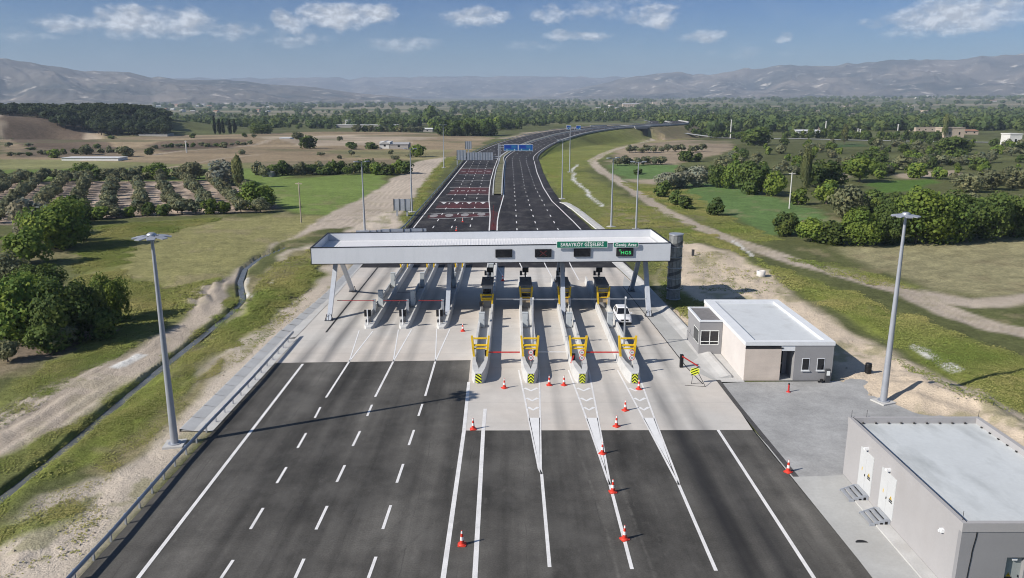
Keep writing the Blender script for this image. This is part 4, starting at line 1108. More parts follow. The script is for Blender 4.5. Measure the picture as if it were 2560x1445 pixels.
# booths
for i, x in enumerate(ISX):
    t = thing('toll_booth', ['grey toll booth with a dark front window above a short yellow frame', 'grey toll booth behind the second yellow ladder frame', 'grey toll booth half hidden by a canopy column', 'grey toll booth nearest the lane with the white car'][i], 'toll booth', (x, 96.0, 0), 0, 'toll booths')
    m = MB(); m.bx(-.66, .66, .28, 4.6, .30, 3.15); m.build('body', M['booth'], t)
    m = MB(); m.bx(-.78, .78, .05, 4.8, 3.152, 3.32); m.bx(-.3, .3, 2.8, 3.8, 3.33, 3.5); m.build('roof', M['boothroof'], t)
    f = MB(); f.bx(-.56, .56, .262, .279, 1.75, 2.75); w_ = f.build('window', M['darkgrey'], t); p = MB(); p.bx(-.51, .51, .252, .261, 1.8, 2.7); p.build('pane', M['glass'], w_)
    for sgn in (-1, 1):
        f = MB(); a, b = sorted((sgn * .661, sgn * .678)); f.bx(a, b, .9, 2.5, 1.6, 2.8); w_ = f.build('window', M['darkgrey'], t); a, b = sorted((sgn * .679, sgn * .688)); p = MB(); p.bx(a, b, .97, 2.43, 1.67, 2.73); p.build('pane', M['glass'], w_)
    f = MB(); f.bx(.661, .685, 3.0, 3.8, .55, 2.7); f.build('door', M['cabinet'], t)
    d = thing('display_post', ['black screen on a post above the booth with the dark front window', 'black screen on a post above the second booth', 'black screen on a post beside the back column above the third booth', 'black screen on a post above the booth nearest the white car'][i], 'display', (x + (-.0 if i else .25), 100.9, 0), 0, 'screens on posts behind the booths')
    m = MB(); m.cyl((0, 0, .3), (0, 0, 4.3), .09, n=8); m.bx(-.14, .14, -.1, .1, 3.55, 4.0); m.build('post', M['darkgrey'], d)
    m = MB(); m.bx(-.42, .42, -.28, -.1, 3.95, 4.6); m.build('screen', M['black'], d)
    m = MB(); m.bx(-.75, -.45, -.15, .15, 3.5, 4.1); m.bar((-.6, 0, 3.6), (0, 0, 3.5), .08, .08); m.build('camera', M['darkgrey'], d)

# cabinets on the islands
def cabinet(label, x, y, z, w, d, h, group='grey cabinets on the toll islands'):
    t = thing('equipment_cabinet', label, 'cabinet', (x, y, z), 0, group)
    m = MB(); m.bx(-w / 2, w / 2, -d / 2, d / 2, .06, h); m.bx(-w / 2 - .03, w / 2 + .03, -d / 2 - .03, d / 2 + .03, h + .002, h + .05); m.build('body', M['cabinet'], t)
    m = MB(); m.bx(-w / 2 + .03, w / 2 - .03, -d / 2 + .03, d / 2 - .03, 0, .058); m.build('plinth', M['kerb'], t)
    m = MB(); m.bx(-w / 2 + .04, w / 2 - .04, -d / 2 - .015, -d / 2 - .002, .12, h - .06); dr = m.build('door', M['cabinet'], t)
    m = MB(); m.bx(w / 2 - .12, w / 2 - .09, -d / 2 - .04, -d / 2 - .016, h * .5, h * .5 + .14); m.build('handle', M['darkgrey'], dr)
for i, (x, lab) in enumerate([(-3.55, 'grey cabinet on the diagonal-striped toll island'), (1.55, 'grey cabinet beside the mast on the second toll island'), (6.75, 'grey cabinet at the foot of a canopy column'), (11.55, 'grey cabinet across from the white car')]):
    cabinet(lab, x, 87.2, .28, .66, .55, 1.75)
for i, (x, y, lab) in enumerate([(-17.05, 96.8, 'tall pale cabinet on the outer left island, in the near row'), (-12.85, 96.8, 'tall pale cabinet on the middle left island, in the near row'), (-17.05, 107.4, 'tall pale cabinet on the outer left island, in the far row'), (-12.85, 107.4, 'tall pale cabinet on the middle left island, in the far row'), (-8.35, 107.4, 'tall pale cabinet on the inner left island, behind the back column'), (-3.05, 111.5, 'tall white cabinet behind the booth beside the left-hand lanes')]):
    cabinet(lab, x, y, .28, .62, .6, 2.1 if i < 5 else 2.6, 'pale cabinets on the left islands')

# masts, barrier arms, signals
for x, y, h, lab in ((2.25, 79.6, 5.4, 'slim grey camera mast on the second toll island'), (12.15, 79.6, 5.5, 'slim grey camera mast in front of the white car')):
    t = thing('camera_mast', lab, 'mast', (x, y, .28), 0, 'camera masts')
    m = MB(); m.cyl((0, 0, 0), (0, 0, h), .11, .085, 10); m.build('pole', M['steel'], t)
    m = MB(); m.bx(-.22, .22, -.22, .22, 0, .06)
    for k in range(4): m.bar((.2 * math.cos(k * 1.57), .2 * math.sin(k * 1.57), .06), (.09 * math.cos(k * 1.57), .09 * math.sin(k * 1.57), .5), .03, .06)
    m.build('base_plate', M['steel'], t)
    m = MB(); m.bar((-2.1, 0, h - .12), (2.3, 0, h - .12), .06, .06); m.build('crossarm', M['steel'], t)
    m = MB(); m.bx(-.08, .08, -.3, .05, h - .02, h + .12); m.build('camera', M['white'], t)
def gate(label, x, y, z, side, L, mat, h=1.0, tilt=0.0, house='black', group='barrier arms'):
    t = thing('barrier_gate', label, 'barrier', (x, y, z), 0, group)
    m = MB(); m.bx(-.16, .16, -.16, .16, 0, h); m.build('housing', M[house], t)
    m = MB(); ca, sa = math.cos(tilt), math.sin(tilt)
    nseg = 6
    for k in range(nseg):
        a, b = L * k / nseg, L * (k + 1) / nseg
        m.bar((side * a * ca, -.22, h - .12 + a * sa), (side * b * ca, -.22, h - .12 + b * sa), .05, .13 if mat == 'red' else .075, mat=0)
    m.build('arm', [M[mat], M['conew']], t)
gate('red barrier arm closing the lane right of the diagonal-striped island', -2.6, 74.6, .9, 1, 3.4, 'red', .62)
gate('red barrier arm closing the lane right of the third near island', 7.35, 74.6, .9, 1, 3.5, 'red', .62)
gate('thin white barrier arm across the lane right of the second island', 2.35, 74.9, .9, 1, 3.2, 'white', .55)
gate('red barrier arm turned aside on the nose of the third island', 6.15, 73.0, .95, -.18, 1.7, 'red', .75, -.5)
for i, (x, L, lab) in enumerate([(-17.35, -4.6, 'red barrier arm reaching left from the outer left island'), (-13.15, -3.0, 'red barrier arm between the outer and middle left islands'), (-8.75, -3.0, 'red barrier arm between the middle and inner left islands')]):
    gate(lab, x, 93.6, .28, -1, -L, 'armred_shaded', 1.75, 0, 'steel', 'red arms across the left lanes')
for x, L, s, lab in ((1.15, 3.2, -1, 'pale barrier arm reaching left from the second booth'), (2.45, 3.5, 1, 'pale barrier arm between the second and third booths'), (7.35, 3.5, 1, 'pale barrier arm between the third and fourth booths'), (12.35, 5.0, 1, 'pale barrier arm across the lane of the white car')):
    gate(lab, x, 94.9, .9, s, L, 'steel', 1.0, 0, 'steel', 'pale barrier arms at the booths')
for x, lab in ((-17.05, 'black square signal on a white post at the tip of the outer left island'), (-12.9, 'black square signal on a white post at the tip of the middle left island'), (-8.5, 'black square signal on a white post at the tip of the inner left island')):
    t = thing('lane_signal', lab, 'signal', (x - .1, 88.0, .3), 0, 'lane signals on the left islands')
    m = MB(); m.cyl((0, -.12, 0), (0, -.12, 1.95), .07, n=8); m.build('post', M['white'], t)
    m = MB(); m.bx(-.40, .40, -.04, .14, 1.05, 1.85); m.build('screen', M['black'], t)
    m = MB(); m.bx(-.35, .3, .3, .7, 0, .5); m.build('control_box', M['darkgrey'], t)
t = thing('camera_post', 'black camera head on a short post left of the diagonal-striped island', 'camera', (-3.75, 90.4, .9)); m = MB(); m.cyl((0, 0, 0), (0, 0, 1.2), .05); m.build('post', M['darkgrey'], t); m = MB(); m.bx(-.2, .2, -.25, .25, 1.1, 1.65); m.build('camera', M['black'], t)
# speed discs on the noses
def ring(mb, r0, r1, y, zc, n=24):
    vs = []
    for k in range(n):
        a = 2 * math.pi * k / n; vs += [(r0 * math.cos(a), y, zc + r0 * math.sin(a)), (r1 * math.cos(a), y, zc + r1 * math.sin(a))]
    mb.add(vs, [(2 * k, 2 * k + 1, (2 * k + 3) % (2 * n), (2 * k + 2) % (2 * n)) for k in range(n)])
def disc(mb, r, y0, y1, zc, n=24): mb.prism([(r * math.cos(2 * math.pi * k / n), zc + r * math.sin(2 * math.pi * k / n)) for k in range(n)], 'y', y0, y1)
for i, x in enumerate((1.85, 6.85, 11.75)):
    t = thing('traffic_sign', 'pair of round red-rimmed signs on the nose of the %s chevron island' % ['left', 'middle', 'right'][i], 'traffic sign', (x, 71.6, .28), 0, 'round signs on the island noses')
    m = MB(); m.cyl((0, .06, 0), (0, .06, 2.3), .035, n=8); m.build('post', M['steel'], t)
    for zc, kind in ((2.02, 0), (1.46, 1)):
        m = MB(); disc(m, .265, -.02, 0, zc); dsk = m.build('disc', M['signwhite'], t)
        m = MB(); ring(m, .20, .262, -.024, zc); m.build('rim', M['red'], dsk)
        if kind: text_mesh('20', .26, M['black'], .003, parent=dsk, loc=(0, -.027, zc))
        else:
            m = MB()
            for e in (-.09, .0, .09): m.bx(e - .025, e + .025, -.027, -.022, zc - .09, zc + .09)
            m.build('symbol', M['black'], dsk)

# ------------------------------------------------------------------ traffic cones
def mk_cone():
    t = thing('traffic_cone', '', 'traffic cone', (0, 0, 0))
    m = MB(); m.prism(rrect(.52, .52, .09, 3), 'z', 0, .05); m.lathe([(.25, .05), (.22, .09), (.15, .13)], 16); m.build('base', M['cone'], t)
    prof = [(.145, .12), (.118, .34), (.092, .56), (.066, .78), (.045, .94), (.03, .96)]
    for k in range(5):
        m = MB(); m.lathe(prof[k:k + 2], 14); 
        m.build('band', M['conew' if k in (1, 3) else 'cone'], t)
    return t
CONES = [(1155, 1362, 'red and white cone on the asphalt between the double white lines, nearest the camera'), (1561, 1348, 'red and white cone on the thin white line, nearest the bottom edge'), (1532, 1230, 'red and white cone on the asphalt at the wedge tip of the middle white line'), (1506, 1134, 'red and white cone inside the lower white wedge of the middle line'),
         (1183, 1073, 'red and white cone where concrete meets asphalt between the double lines'), (1541, 1066, 'red and white cone on the concrete just before the asphalt edge'), (1563, 1026, 'red and white cone on the concrete left of the rightmost chevrons'), (1597, 973, 'red and white cone before the rightmost chevron board'),
         (1410, 963, 'red and white cone between two chevron islands, right one of a close pair'), (1373, 963, 'red and white cone between two chevron islands, left one of a close pair'), (1261, 970, 'red and white cone before the lane right of the striped island'), (1157, 828, 'red and white cone on the concrete right of the left islands'),
         (1257, 702, 'small far cone behind the canopy shadow beside a booth'), (1970, 1180, 'red and white cone at the end of the dark drain by the yard'), (1141, 577, 'red cone on the dark motorway just behind the canopy'), (1157, 555, 'red cone on the dark motorway among the left lanes')]
cone0 = mk_cone()
for i, (u, v, lab) in enumerate(CONES):
    if i == 0: c = cone0; c.location = G(u, v); c['label'] = lab; c['group'] = 'traffic cones'
    else: c = dup(cone0, G(u, v), random.uniform(0, 1.5), lab, 'traffic cones')
# red marker posts in the wedge beyond the plaza
for i, (zx, zy) in enumerate([(1131, 705), (1131, 735), (1130, 765), (1130, 800), (1129, 845), (1195, 640)]):
    p = G(*z3(zx, zy)); m = MB(); m.cyl((0, 0, .05), (0, 0, .75), .05, .05, 8); m.lathe([(.14, 0), (.14, .05), (.06, .07)], 10); o = m.build('marker_post', M['postred'], loc=p)
    tag(o, 'red marker post in the red-painted wedge between the motorway carriageways', 'marker post', 'red marker posts')
t = thing('fire_hydrant', 'thin red standpipe in the paved yard before the white building', 'standpipe', G(1971, 980)); m = MB(); m.cyl((0, 0, 0), (0, 0, .75), .09, .07, 10); m.lathe([(.2, 0), (.2, .05), (.09, .1)], 12); m.build('body', M['red'], t); m = MB(); m.lathe([(.09, .75), (.1, .8), (.02, .9)], 10); m.build('cap', M['black'], t)

# ------------------------------------------------------------------ chevron stand and red arm by the right kerb
p = G(1735, 960); t = thing('chevron_sign', 'yellow and black striped board on a thin black stand by the right kerb', 'sign', p, R(-8))
m = MB(); m.prism([(-.5, 0), (-.1, -.35), (.5, -.1), (.5, .45), (.1, .6), (-.4, .45)], 'y', -.02, .0); m.v = [(a * .85, b, c * .85 + 1.15) for a, b, c in m.v]; bd = m.build('board', M['lime'], t)
m = MB()
for k in range(3):
    z = .84 + .25 * k; m.add([(-.34, -.026, z), (-.34, -.026, z + .1), (.34, -.026, z + .42), (.34, -.026, z + .32)], [(0, 1, 2, 3)])
m.build('stripes', M['black'], bd)
m = MB(); m.cyl((-.25, .02, 0), (-.1, .02, 1.2), .02, n=6); m.cyl((1.0, -.6, 0), (.3, .02, 1.2), .03, n=6); m.cyl((-.9, -.5, .02), (1.0, -.6, .02), .02, n=6); m.cyl((-.25, .02, .02), (.8, .1, .02), .015, n=6); m.build('stand', M['black'], t)
p = G(1703, 918); gate('black barrier post with a dropped red arm by the right kerb', p[0], p[1], 0, 1, 1.9, 'red', 1.35, R(-32))

# ------------------------------------------------------------------ white car
def car(loc, rz):
    t = thing('car', 'white car with dark windows waiting in the rightmost toll lane', 'car', loc, rz)
    def ringc(y, w, z0, z1, cr=.12): return [(-w, y, z0), (-w - .03, y, (z0 + z1) / 2), (-w + .04, y, z1 - cr), (-w + .16, y, z1), (0, y, z1 + .035), (w - .16, y, z1), (w - .04, y, z1 - cr), (w + .03, y, (z0 + z1) / 2), (w, y, z0)]
    m = MB(); m.loft([ringc(-2.25, .70, .38, .78), ringc(-2.12, .84, .26, .92), ringc(-1.7, .91, .24, 1.00), ringc(-.9, .93, .24, 1.07), ringc(.4, .94, .24, 1.10), ringc(1.6, .93, .24, 1.12), ringc(2.1, .88, .28, 1.08), ringc(2.25, .78, .4, .95)], smooth=True); m.build('body', M['carwhite'], t)
    def rc(y, w, z): return (-w, y, z), (w, y, z)
    B = [(-.95, .84, 1.09), (.2, .86, 1.12), (1.9, .84, 1.12)]; T = [(-.2, .66, 1.66), (.6, .68, 1.70), (1.35, .66, 1.66)]
    lo = [(-.84, -.95, 1.06), (.84, -.95, 1.06), (.86, 1.95, 1.08), (-.86, 1.95, 1.08)]; hi = [(-.65, -.15, 1.64), (.65, -.15, 1.64), (.66, 1.45, 1.64), (-.66, 1.45, 1.64)]; top = [(-.55, .0, 1.72), (.55, .0, 1.72), (.55, 1.3, 1.72), (-.55, 1.3, 1.72)]
    m = MB(); m.loft([lo, hi, top], caps=True); m.build('cabin', M['carwhite'], t)
    def pane(name, a, b, c, d, e=.012):
        q = [Vector(x) for x in (a, b, c, d)]; n_ = (q[1] - q[0]).cross(q[2] - q[0]).normalized(); mid = sum(q, Vector()) / 4
        if n_.dot(mid - Vector((0, .5, 1.2))) < 0: n_ = -n_
        m = MB(); q = [mid + (x - mid) * .92 + n_ * e for x in q]; m.quad(*[tuple(x) for x in q]); m.build(name, M['glass'], t)
    def bil(s, u): a = Vector(lo[s[0]]).lerp(Vector(lo[s[1]]), u[0]); b = Vector(hi[s[0]]).lerp(Vector(hi[s[1]]), u[0]); return a.lerp(b, u[1])
    pane('windscreen', lo[0], lo[1], hi[1], hi[0]); pane('rear_window', lo[2], lo[3], hi[3], hi[2])
    for s in ((0, 3), (1, 2)):
        for u0, u1 in ((.08, .5), (.53, .92)): pane('side_window', bil(s, (u0, .1)), bil(s, (u1, .1)), bil(s, (u1, .95)), bil(s, (u0, .95)))
    for sx_ in (-1, 1):
        for y in (-1.4, 1.35):
            m = MB(); m.cyl((sx_ * .72, y, .34), (sx_ * .955, y, .34), .34, n=18); w_ = m.build('wheel', M['tyre'], t); m = MB(); m.cyl((sx_ * .956, y, .34), (sx_ * .968, y, .34), .21, n=14); m.build('rim', M['rim'], w_)
        m = MB(); m.add([(sx_ * .48, -2.20, .74), (sx_ * .80, -2.06, .76), (sx_ * .82, -2.02, .88), (sx_ * .5, -2.16, .86), (sx_ * .48, -2.14, .74), (sx_ * .78, -2.0, .76), (sx_ * .80, -1.96, .88), (sx_ * .5, -2.1, .86)], [(0, 1, 2, 3), (4, 5, 6, 7), (0, 1, 5, 4), (1, 2, 6, 5), (2, 3, 7, 6), (3, 0, 4, 7)]); m.build('headlight', M['lampglass'], t)
        m = MB(); a, b = sorted((sx_ * .88, sx_ * 1.1)); m.bx(a, b, -.75, -.6, 1.05, 1.2); m.build('mirror', M['carwhite'], t)
    m = MB(); m.bx(-.44, .44, -2.275, -2.2, .56, .74); m.build('grille', M['black'], t)
    m = MB(); m.bx(-.74, .74, -2.27, -2.0, .25, .42, tx=.03); m.build('bumper', M['black'], t)
    m = MB(); m.bx(-.26, .26, -2.29, -2.277, .44, .54); m.build('number_plate', M['signwhite'], t)
car((13.55, 91.0, 0.0), 0)

# ------------------------------------------------------------------ lighting masts
def head_star(parent, z, r, n=8):
    hd = MB(); hd.lathe([(.28, z - .25), (.36, z), (.2, z + .12), (.0, z + .14)], 12); o = hd.build('lamp_head', M['steel'], parent)
    for k in range(n):
        a = 2 * math.pi * (k + .3) / n; m = MB(); m.M = Matrix.Rotation(a, 4, 'Z') @ Matrix.Translation((0, 0, z)) @ Matrix.Rotation(R(9), 4, 'Y')
        m.bar((.2, 0, -.03), (r * .45, 0, -.03), .07, .05)
        m.add([(r * .36, -.10, .0), (r * .55, -.34, .0), (r, -.24, .0), (r, .24, .0), (r * .55, .34, .0), (r * .36, .10, .0), (r * .36, -.10, -.07), (r * .55, -.34, -.07), (r, -.24, -.07), (r, .24, -.07), (r * .55, .34, -.07), (r * .36, .10, -.07)],
              [(0, 1, 2, 3, 4, 5), (11, 10, 9, 8, 7, 6)] + [(k_, (k_ + 1) % 6, 6 + (k_ + 1) % 6, 6 + k_) for k_ in range(6)])
        m.build('lamp', M['pole'], o)
def mast(label, base, top, r, near=True):
    p = G(*base); 
    lo_, hi_ = 0, 60
    for _ in range(50):
        mid = (lo_ + hi_) / 2; dz = mid - H; c = p[1] * math.cos(P) - dz * math.sin(P); w = p[1] * math.sin(P) + dz * math.cos(P)
        if 722.5 - F * w / c > top: lo_ = mid
        else: hi_ = mid
    h = lo_; p = (p[0], p[1], gz(p[0], p[1]) + .02 if True else 0)
    t = thing('lamp_mast', label, 'lamp mast', p, random.uniform(0, .6), 'lighting masts')
    m = MB(); m.cyl((0, 0, .1), (0, 0, h - .1), .30 if near else .24, .11 if near else .09, 16); m.build('pole', M['pole'], t)
    m = MB(); m.bx(-.75, .75, -.75, .75, -.5, .16); m.build('footing', M['kerb'], t)
    if near:
        m = MB(); m.cyl((0, 0, .16), (0, 0, .22), .5, n=16); m.build('flange', M['pole'], t); head_star(t, h, r)
    else:
        m = MB(); m.bar((-1.0, 0, h - .05), (1.0, 0, h - .05), .1, .1); hb = m.build('bracket', M['pole'], t)
        for sx_ in (-1, 1): m = MB(); m.bx(sx_ * 1.2 - .45, sx_ * 1.2 + .45, -.3, .3, h - .02, h + .14); m.build('lamp', M['pole'], hb)
    return t
mast('tall grey lighting mast with a star-shaped lamp ring beside the left guardrail', (437, 1110), 583, 1.36)
mast('tall grey lighting mast with a star-shaped lamp ring at the edge of the paved yard', (2208, 1005), 533, 1.15)
for b, tp, lab in (((912, 578), 405, 'lighting mast on bare soil left of the motorway, behind the canopy'), ((1030, 530), 372, 'lighting mast beside the guardrail on the left motorway verge'), ((1405, 497), 350, 'lighting mast on the green verge right of the motorway bend'), ((1528, 567), 395, 'lighting mast on the grass between motorway and dirt track, left one of a pair'), ((1590, 574), 405, 'lighting mast on the grass just above the right canopy end'), ((1110, 420), 312, 'far lighting mast on the left verge near the grey gantry'), ((1424, 430), 318, 'far lighting mast inside the motorway bend')):
    mast(lab, b, tp, 1, False)
def upole(label, u, v, top, mat, wpx=None):
    p = G(u, v); d = p[1]; h = (v - top) * d / F * 1.02
    t = thing('utility_pole', label, 'utility pole', (p[0], p[1], gz(p[0], p[1]) - .1), random.uniform(-.4, .4), 'utility poles')
    m = MB(); m.cyl((0, 0, -.3), (0, 0, h), max(.15, d * .0009), max(.11, d * .0007), 8); m.build('pole', M[mat], t)
    m = MB(); m.bar((-.8, 0, h - .3), (.8, 0, h - .3), .14, .16); m.build('crossarm', M[mat], t)
for a in (('pale wooden pole standing in the meadow left of the dirt track', 753, 556, 456, 'wood'), ('pale concrete pole standing in the green wheat field', 1973, 521, 432, 'conpole'), ('thin pole beside the tan field far left', 467, 383, 354, 'conpole'), ('pair-left white pole beside the far road among dark trees', 2143, 346, 322, 'conpole'), ('pair-right white pole beside the far road among dark trees', 2149, 347, 324, 'conpole'),
          ('thin pole along the far road right of the bridge', 1826, 345, 300, 'conpole'), ('thin pole along the far road before the tan walls', 2062, 345, 305, 'conpole'), ('thin pole along the far road left of the tan houses', 2242, 348, 312, 'conpole')): upole(*a)

# ------------------------------------------------------------------ guardrails
def guardrail(label, line, post_step, h=.78, parts=True):
    t = thing('guardrail', label, 'guardrail', (line[0][0], line[0][1], 0), 0, 'steel guardrails'); o0 = Vector((line[0][0], line[0][1], 0))
    q = dense([(*p[:2], p[2] if len(p) > 2 else 0.0) for p in line], 1.0)
    m = MB(); rings = []
    for i, p in enumerate(q):
        a = Vector(q[max(i - 1, 0)]); b = Vector(q[min(i + 1, len(q) - 1)]); d = (b - a).normalized(); n_ = Vector((d.y, -d.x, 0)); c = Vector(p) - o0
        rings.append([tuple(c + n_ * x + Vector((0, 0, z))) for x, z in ((0, h - .32), (.07, h - .25), (.07, h - .20), (0, h - .16), (.07, h - .12), (.07, h - .06), (0, h), (-.02, h), (-.02, h - .32))])
    m.loft(rings); m.build('rail', M['steel'], t)
    acc = 0; s = 0
    for a, b in zip(q[:-1], q[1:]):
        if acc >= s:
            c = Vector(a) - o0; mm = MB(); mm.bx(c.x - .16, c.x - .04, c.y - .05, c.y + .05, c.z - .3, c.z + h - .05); mm.build('post', M['steel'], t); s += post_step
        acc += math.dist(a, b)
guardrail('steel guardrail along the near left edge of the asphalt', [(-24.35, 14), (-24.4, 42), (-24.75, 52), (-24.75, 58), (-24.7, 69), (-24.95, 84)], 2.0)
gl = [(-25.0, 128, 0), (-22.9, 163, 0), (-22.75, 224, 0), (-22.7, 345, 0)] + off(33.0, 3)
guardrail('steel guardrail along the left edge of the far motorway', gl, 9)
guardrail('steel guardrail along the right edge of the motorway bend', off(-2.2, 3), 9)

m = MB(); q_ = off(-1.6, 16); section(m, [(p[0], p[1]) for p in q_], [(.55, -.2), (.45, .85), (-.25, .85), (-.3, -.2)])
for i in range(len(q_) * 4): m.v[i] = (m.v[i][0], m.v[i][1], m.v[i][2] + q_[i // 4][2])
m.v = m.v[:len(q_) * 4]; m.f = [f for f in m.f if max(f) < len(q_) * 4]; m.m = m.m[:len(m.f)]; m.sm = m.sm[:len(m.f)]
tag(m.build('barrier', M['kerb']), 'pale concrete parapet along the outer edge of the raised motorway bend', 'barrier')
# ------------------------------------------------------------------ gantries and sign backs
def gantry(label, posts, beam, signs, front=True, name='sign_gantry', posth=None):
    o0 = Vector((posts[0][0], posts[0][1], 0)); t = thing(name, label, 'sign gantry', o0)
    for p in posts:
        m = MB(); c = Vector(p) - o0; m.bx(c.x - .2, c.x + .2, c.y - .2, c.y + .2, -.5, c.z); m.build('post', M['pole'], t)
    if beam:
        a, b = Vector(beam[0]) - o0, Vector(beam[1]) - o0; m = MB(); m.bar(tuple(a), tuple(b), .25, .25); m.bar(tuple(a + Vector((0, 0, -.9))), tuple(b + Vector((0, 0, -.9))), .18, .18); m.build('beam', M['pole'], t)
    for x0, x1, z0, z1, y, kind in signs:
        m = MB(); c = Vector((x0, y, z0)) - o0; m.bx(c.x, c.x + x1 - x0, c.y, c.y + .12, z0, z1)
        pn = m.build('sign_panel', M['panel_back' if kind == 'back' else 'signwhite'], t)
        if kind == 'back':
            k = max(2, int((x1 - x0) / 1.15))
            for i in range(k + 1):
                x = c.x + (x1 - x0) * i / k; m = MB(); m.bx(x - .05, x + .05, c.y - .14, c.y - .002, z0 - .1, z1 + .05); m.build('rib', M['darkgrey'], pn)
        else:
            b = .12; m = MB(); m.bx(c.x + b, c.x + x1 - x0 - b, c.y - .02, c.y - .003, z0 + b, z1 - b); m.build('face', M['blue'], pn)
            w_ = x1 - x0; m = MB(); m.bx(c.x + w_ * .10, c.x + w_ * .42, c.y - .03, c.y - .021, z0 + (z1 - z0) * .5, z0 + (z1 - z0) * .82); m.bx(c.x + w_ * .44, c.x + w_ * .5, c.y - .03, c.y - .021, z0 + (z1 - z0) * .3, z0 + (z1 - z0) * .85); m.build('patch', M['blue2'], pn)
            m = MB(); m.bx(c.x + w_ * .54, c.x + w_ * .88, c.y - .03, c.y - .021, z0 + (z1 - z0) * .48, z0 + (z1 - z0) * .84); m.bx(c.x + w_ * .08, c.x + w_ * .92, c.y - .03, c.y - .021, z0 + b, z0 + (z1 - z0) * .32); m.build('patch', M['blue3'], pn)
            for e in (.22, .76):
                m = MB(); xx = c.x + w_ * e; m.prism([(xx - .25, z0 + .55), (xx, z0 + .2), (xx + .25, z0 + .55), (xx + .09, z0 + .55), (xx + .09, z0 + .95), (xx - .09, z0 + .95), (xx - .09, z0 + .55)], 'y', c.y - .045, c.y - .032); m.build('arrow', M['signwhite'], pn)
    return t
Yb = 372.0
p0, p1, p2 = W(1259.5, 361, Yb), W(1295.5, 377, Yb), W(1332.5, 361, Yb)
gantry('blue overhead direction signs on a gantry over the right motorway carriageway', [(*W(1250, 380, Yb)[:2], p0[2] + .3), (*W(1246, 380, Yb)[:2], p0[2] + .1)], (W(1246, 364, Yb), W(1334, 364, Yb)), [(p0[0], p1[0] - .05, p1[2], p0[2], Yb - .4, 'f'), (p1[0] + .05, p2[0], p1[2], p2[2], Yb - .4, 'f')])
Yg = 338.0
a0, a1, a2, a3 = W(1142, 375, Yg), W(1165, 400, Yg), W(1233, 381, Yg), W(1166, 400, Yg)
gantry('grey backs of overhead sign panels above the left motorway carriageway', [(*W(1143, 400, Yg)[:2], a0[2]), (*W(1246, 390, Yg)[:2], a2[2] - .8)], (W(1140, 391, Yg), W(1248, 391, Yg)), [(a0[0], a1[0], a1[2], a0[2], Yg - .4, 'back'), (a3[0] + .1, a2[0], a3[2], a2[2], Yg - .4, 'back')])
Yf = 565.0
c0, c1, c2, c3 = W(1416, 313.5, Yf), W(1427, 323.5, Yf), W(1440, 314, Yf), W(1452, 323.5, Yf)
gantry('two small blue direction signs far off over the motorway bend', [(*W(1427, 330, Yf)[:2], c0[2] - 1), (*W(1436, 330, Yf)[:2], c0[2] - 1)], (W(1416, 318, Yf), W(1452, 318, Yf)), [(c0[0], c1[0], c1[2], c0[2], Yf - .4, 'f'), (c2[0], c3[0], c3[2], c2[2], Yf - .4, 'f')])
Ys = G(1005, 540)[1]
a0, a1 = W(984, 497, Ys), W(1027, 526, Ys)
gantry('grey back of a roadside sign on two posts beside the left verge', [(*W(993, 530, Ys)[:2], a0[2] - .2), (*W(1018, 530, Ys)[:2], a0[2] - .2)], None, [(a0[0], a1[0], a1[2], a0[2], Ys - .3, 'back')], name='roadside_sign')
Ys = 430.0; a0, a1 = W(1163, 353, Ys), W(1179, 373, Ys)
gantry('small grey sign back on a post beside the tan field near the gantry', [(*W(1171, 370, Ys)[:2], a1[2])], None, [(a0[0], a1[0], a1[2], a0[2], Ys - .3, 'back')], name='roadside_sign')
# sign panels behind the canopy, standing above its back edge
t = thing('sign_gantry', 'row of grey sign backs standing just behind the left half of the canopy', 'sign gantry', (-22, 104.6, 0))
pa, pb = W(884, 581, 104.6), W(1066, 571, 104.6)
for i, (u0, u1, v0) in enumerate(((890, 924, 576.5), (925, 941, 576), (942, 952, 574.5), (953, 974, 573), (975, 1008, 572), (1009, 1025, 572), (1026, 1056, 571.5), (1057, 1066, 571.5))):
    a, b = W(u0, v0, 104.6), W(u1, v0, 104.6); m = MB(); m.bx(a[0] + 22, b[0] + 22, 0, .1, 7.9, a[2]); m.build('sign_panel', M['panel_back'], t)
    m = MB(); m.bx(b[0] + 22 + .0, b[0] + 22.05, -.08, .12, 7.8, a[2] + .03); m.build('rib', M['darkgrey'], t)
m = MB(); m.bx(pa[0] + 22, pb[0] + 22.1, .12, .32, 7.9, 8.1); m.build('beam', M['pole'], t)

# ------------------------------------------------------------------ stair tower beside the canopy
p = G(1686, 752); t = thing('stair_tower', 'round grey mesh-clad stair tower at the right end of the canopy', 'tower', (p[0], p[1] + .9, 0)); h = 8.9; r_ = .92
for k in range(12):
    a0, a1 = 2 * math.pi * k / 12 + .03, 2 * math.pi * (k + 1) / 12 - .03
    q = [(r_ * math.cos(a), r_ * math.sin(a)) for a in (a0, a1)]
    m = MB(); m.add([(q[0][0], q[0][1], .05), (q[1][0], q[1][1], .05), (q[1][0], q[1][1], h), (q[0][0], q[0][1], h)], [(0, 1, 2, 3)]); m.build('panel', M['tower'], t)
m = MB()
for z in (.1, 1.5, 2.95, 4.4, 5.85, 7.3, h): m.lathe([(r_ + .02, z), (r_ + .05, z), (r_ + .05, z + .1), (r_ + .02, z + .1)], 24)
m.build('ring', M['steel'], t)
m = MB(); n = 90
for k in range(n):
    a, b = 2 * math.pi * k / 22, 2 * math.pi * (k + 1) / 22; za, zb = .2 + (h - 1) * k / n, .2 + (h - 1) * (k + 1) / n; rr = r_ + .015
    m.add([(rr * math.cos(a), rr * math.sin(a), za), (rr * math.cos(b), rr * math.sin(b), zb), (rr * math.cos(b), rr * math.sin(b), zb + .45), (rr * math.cos(a), rr * math.sin(a), za + .45)], [(0, 1, 2, 3)])
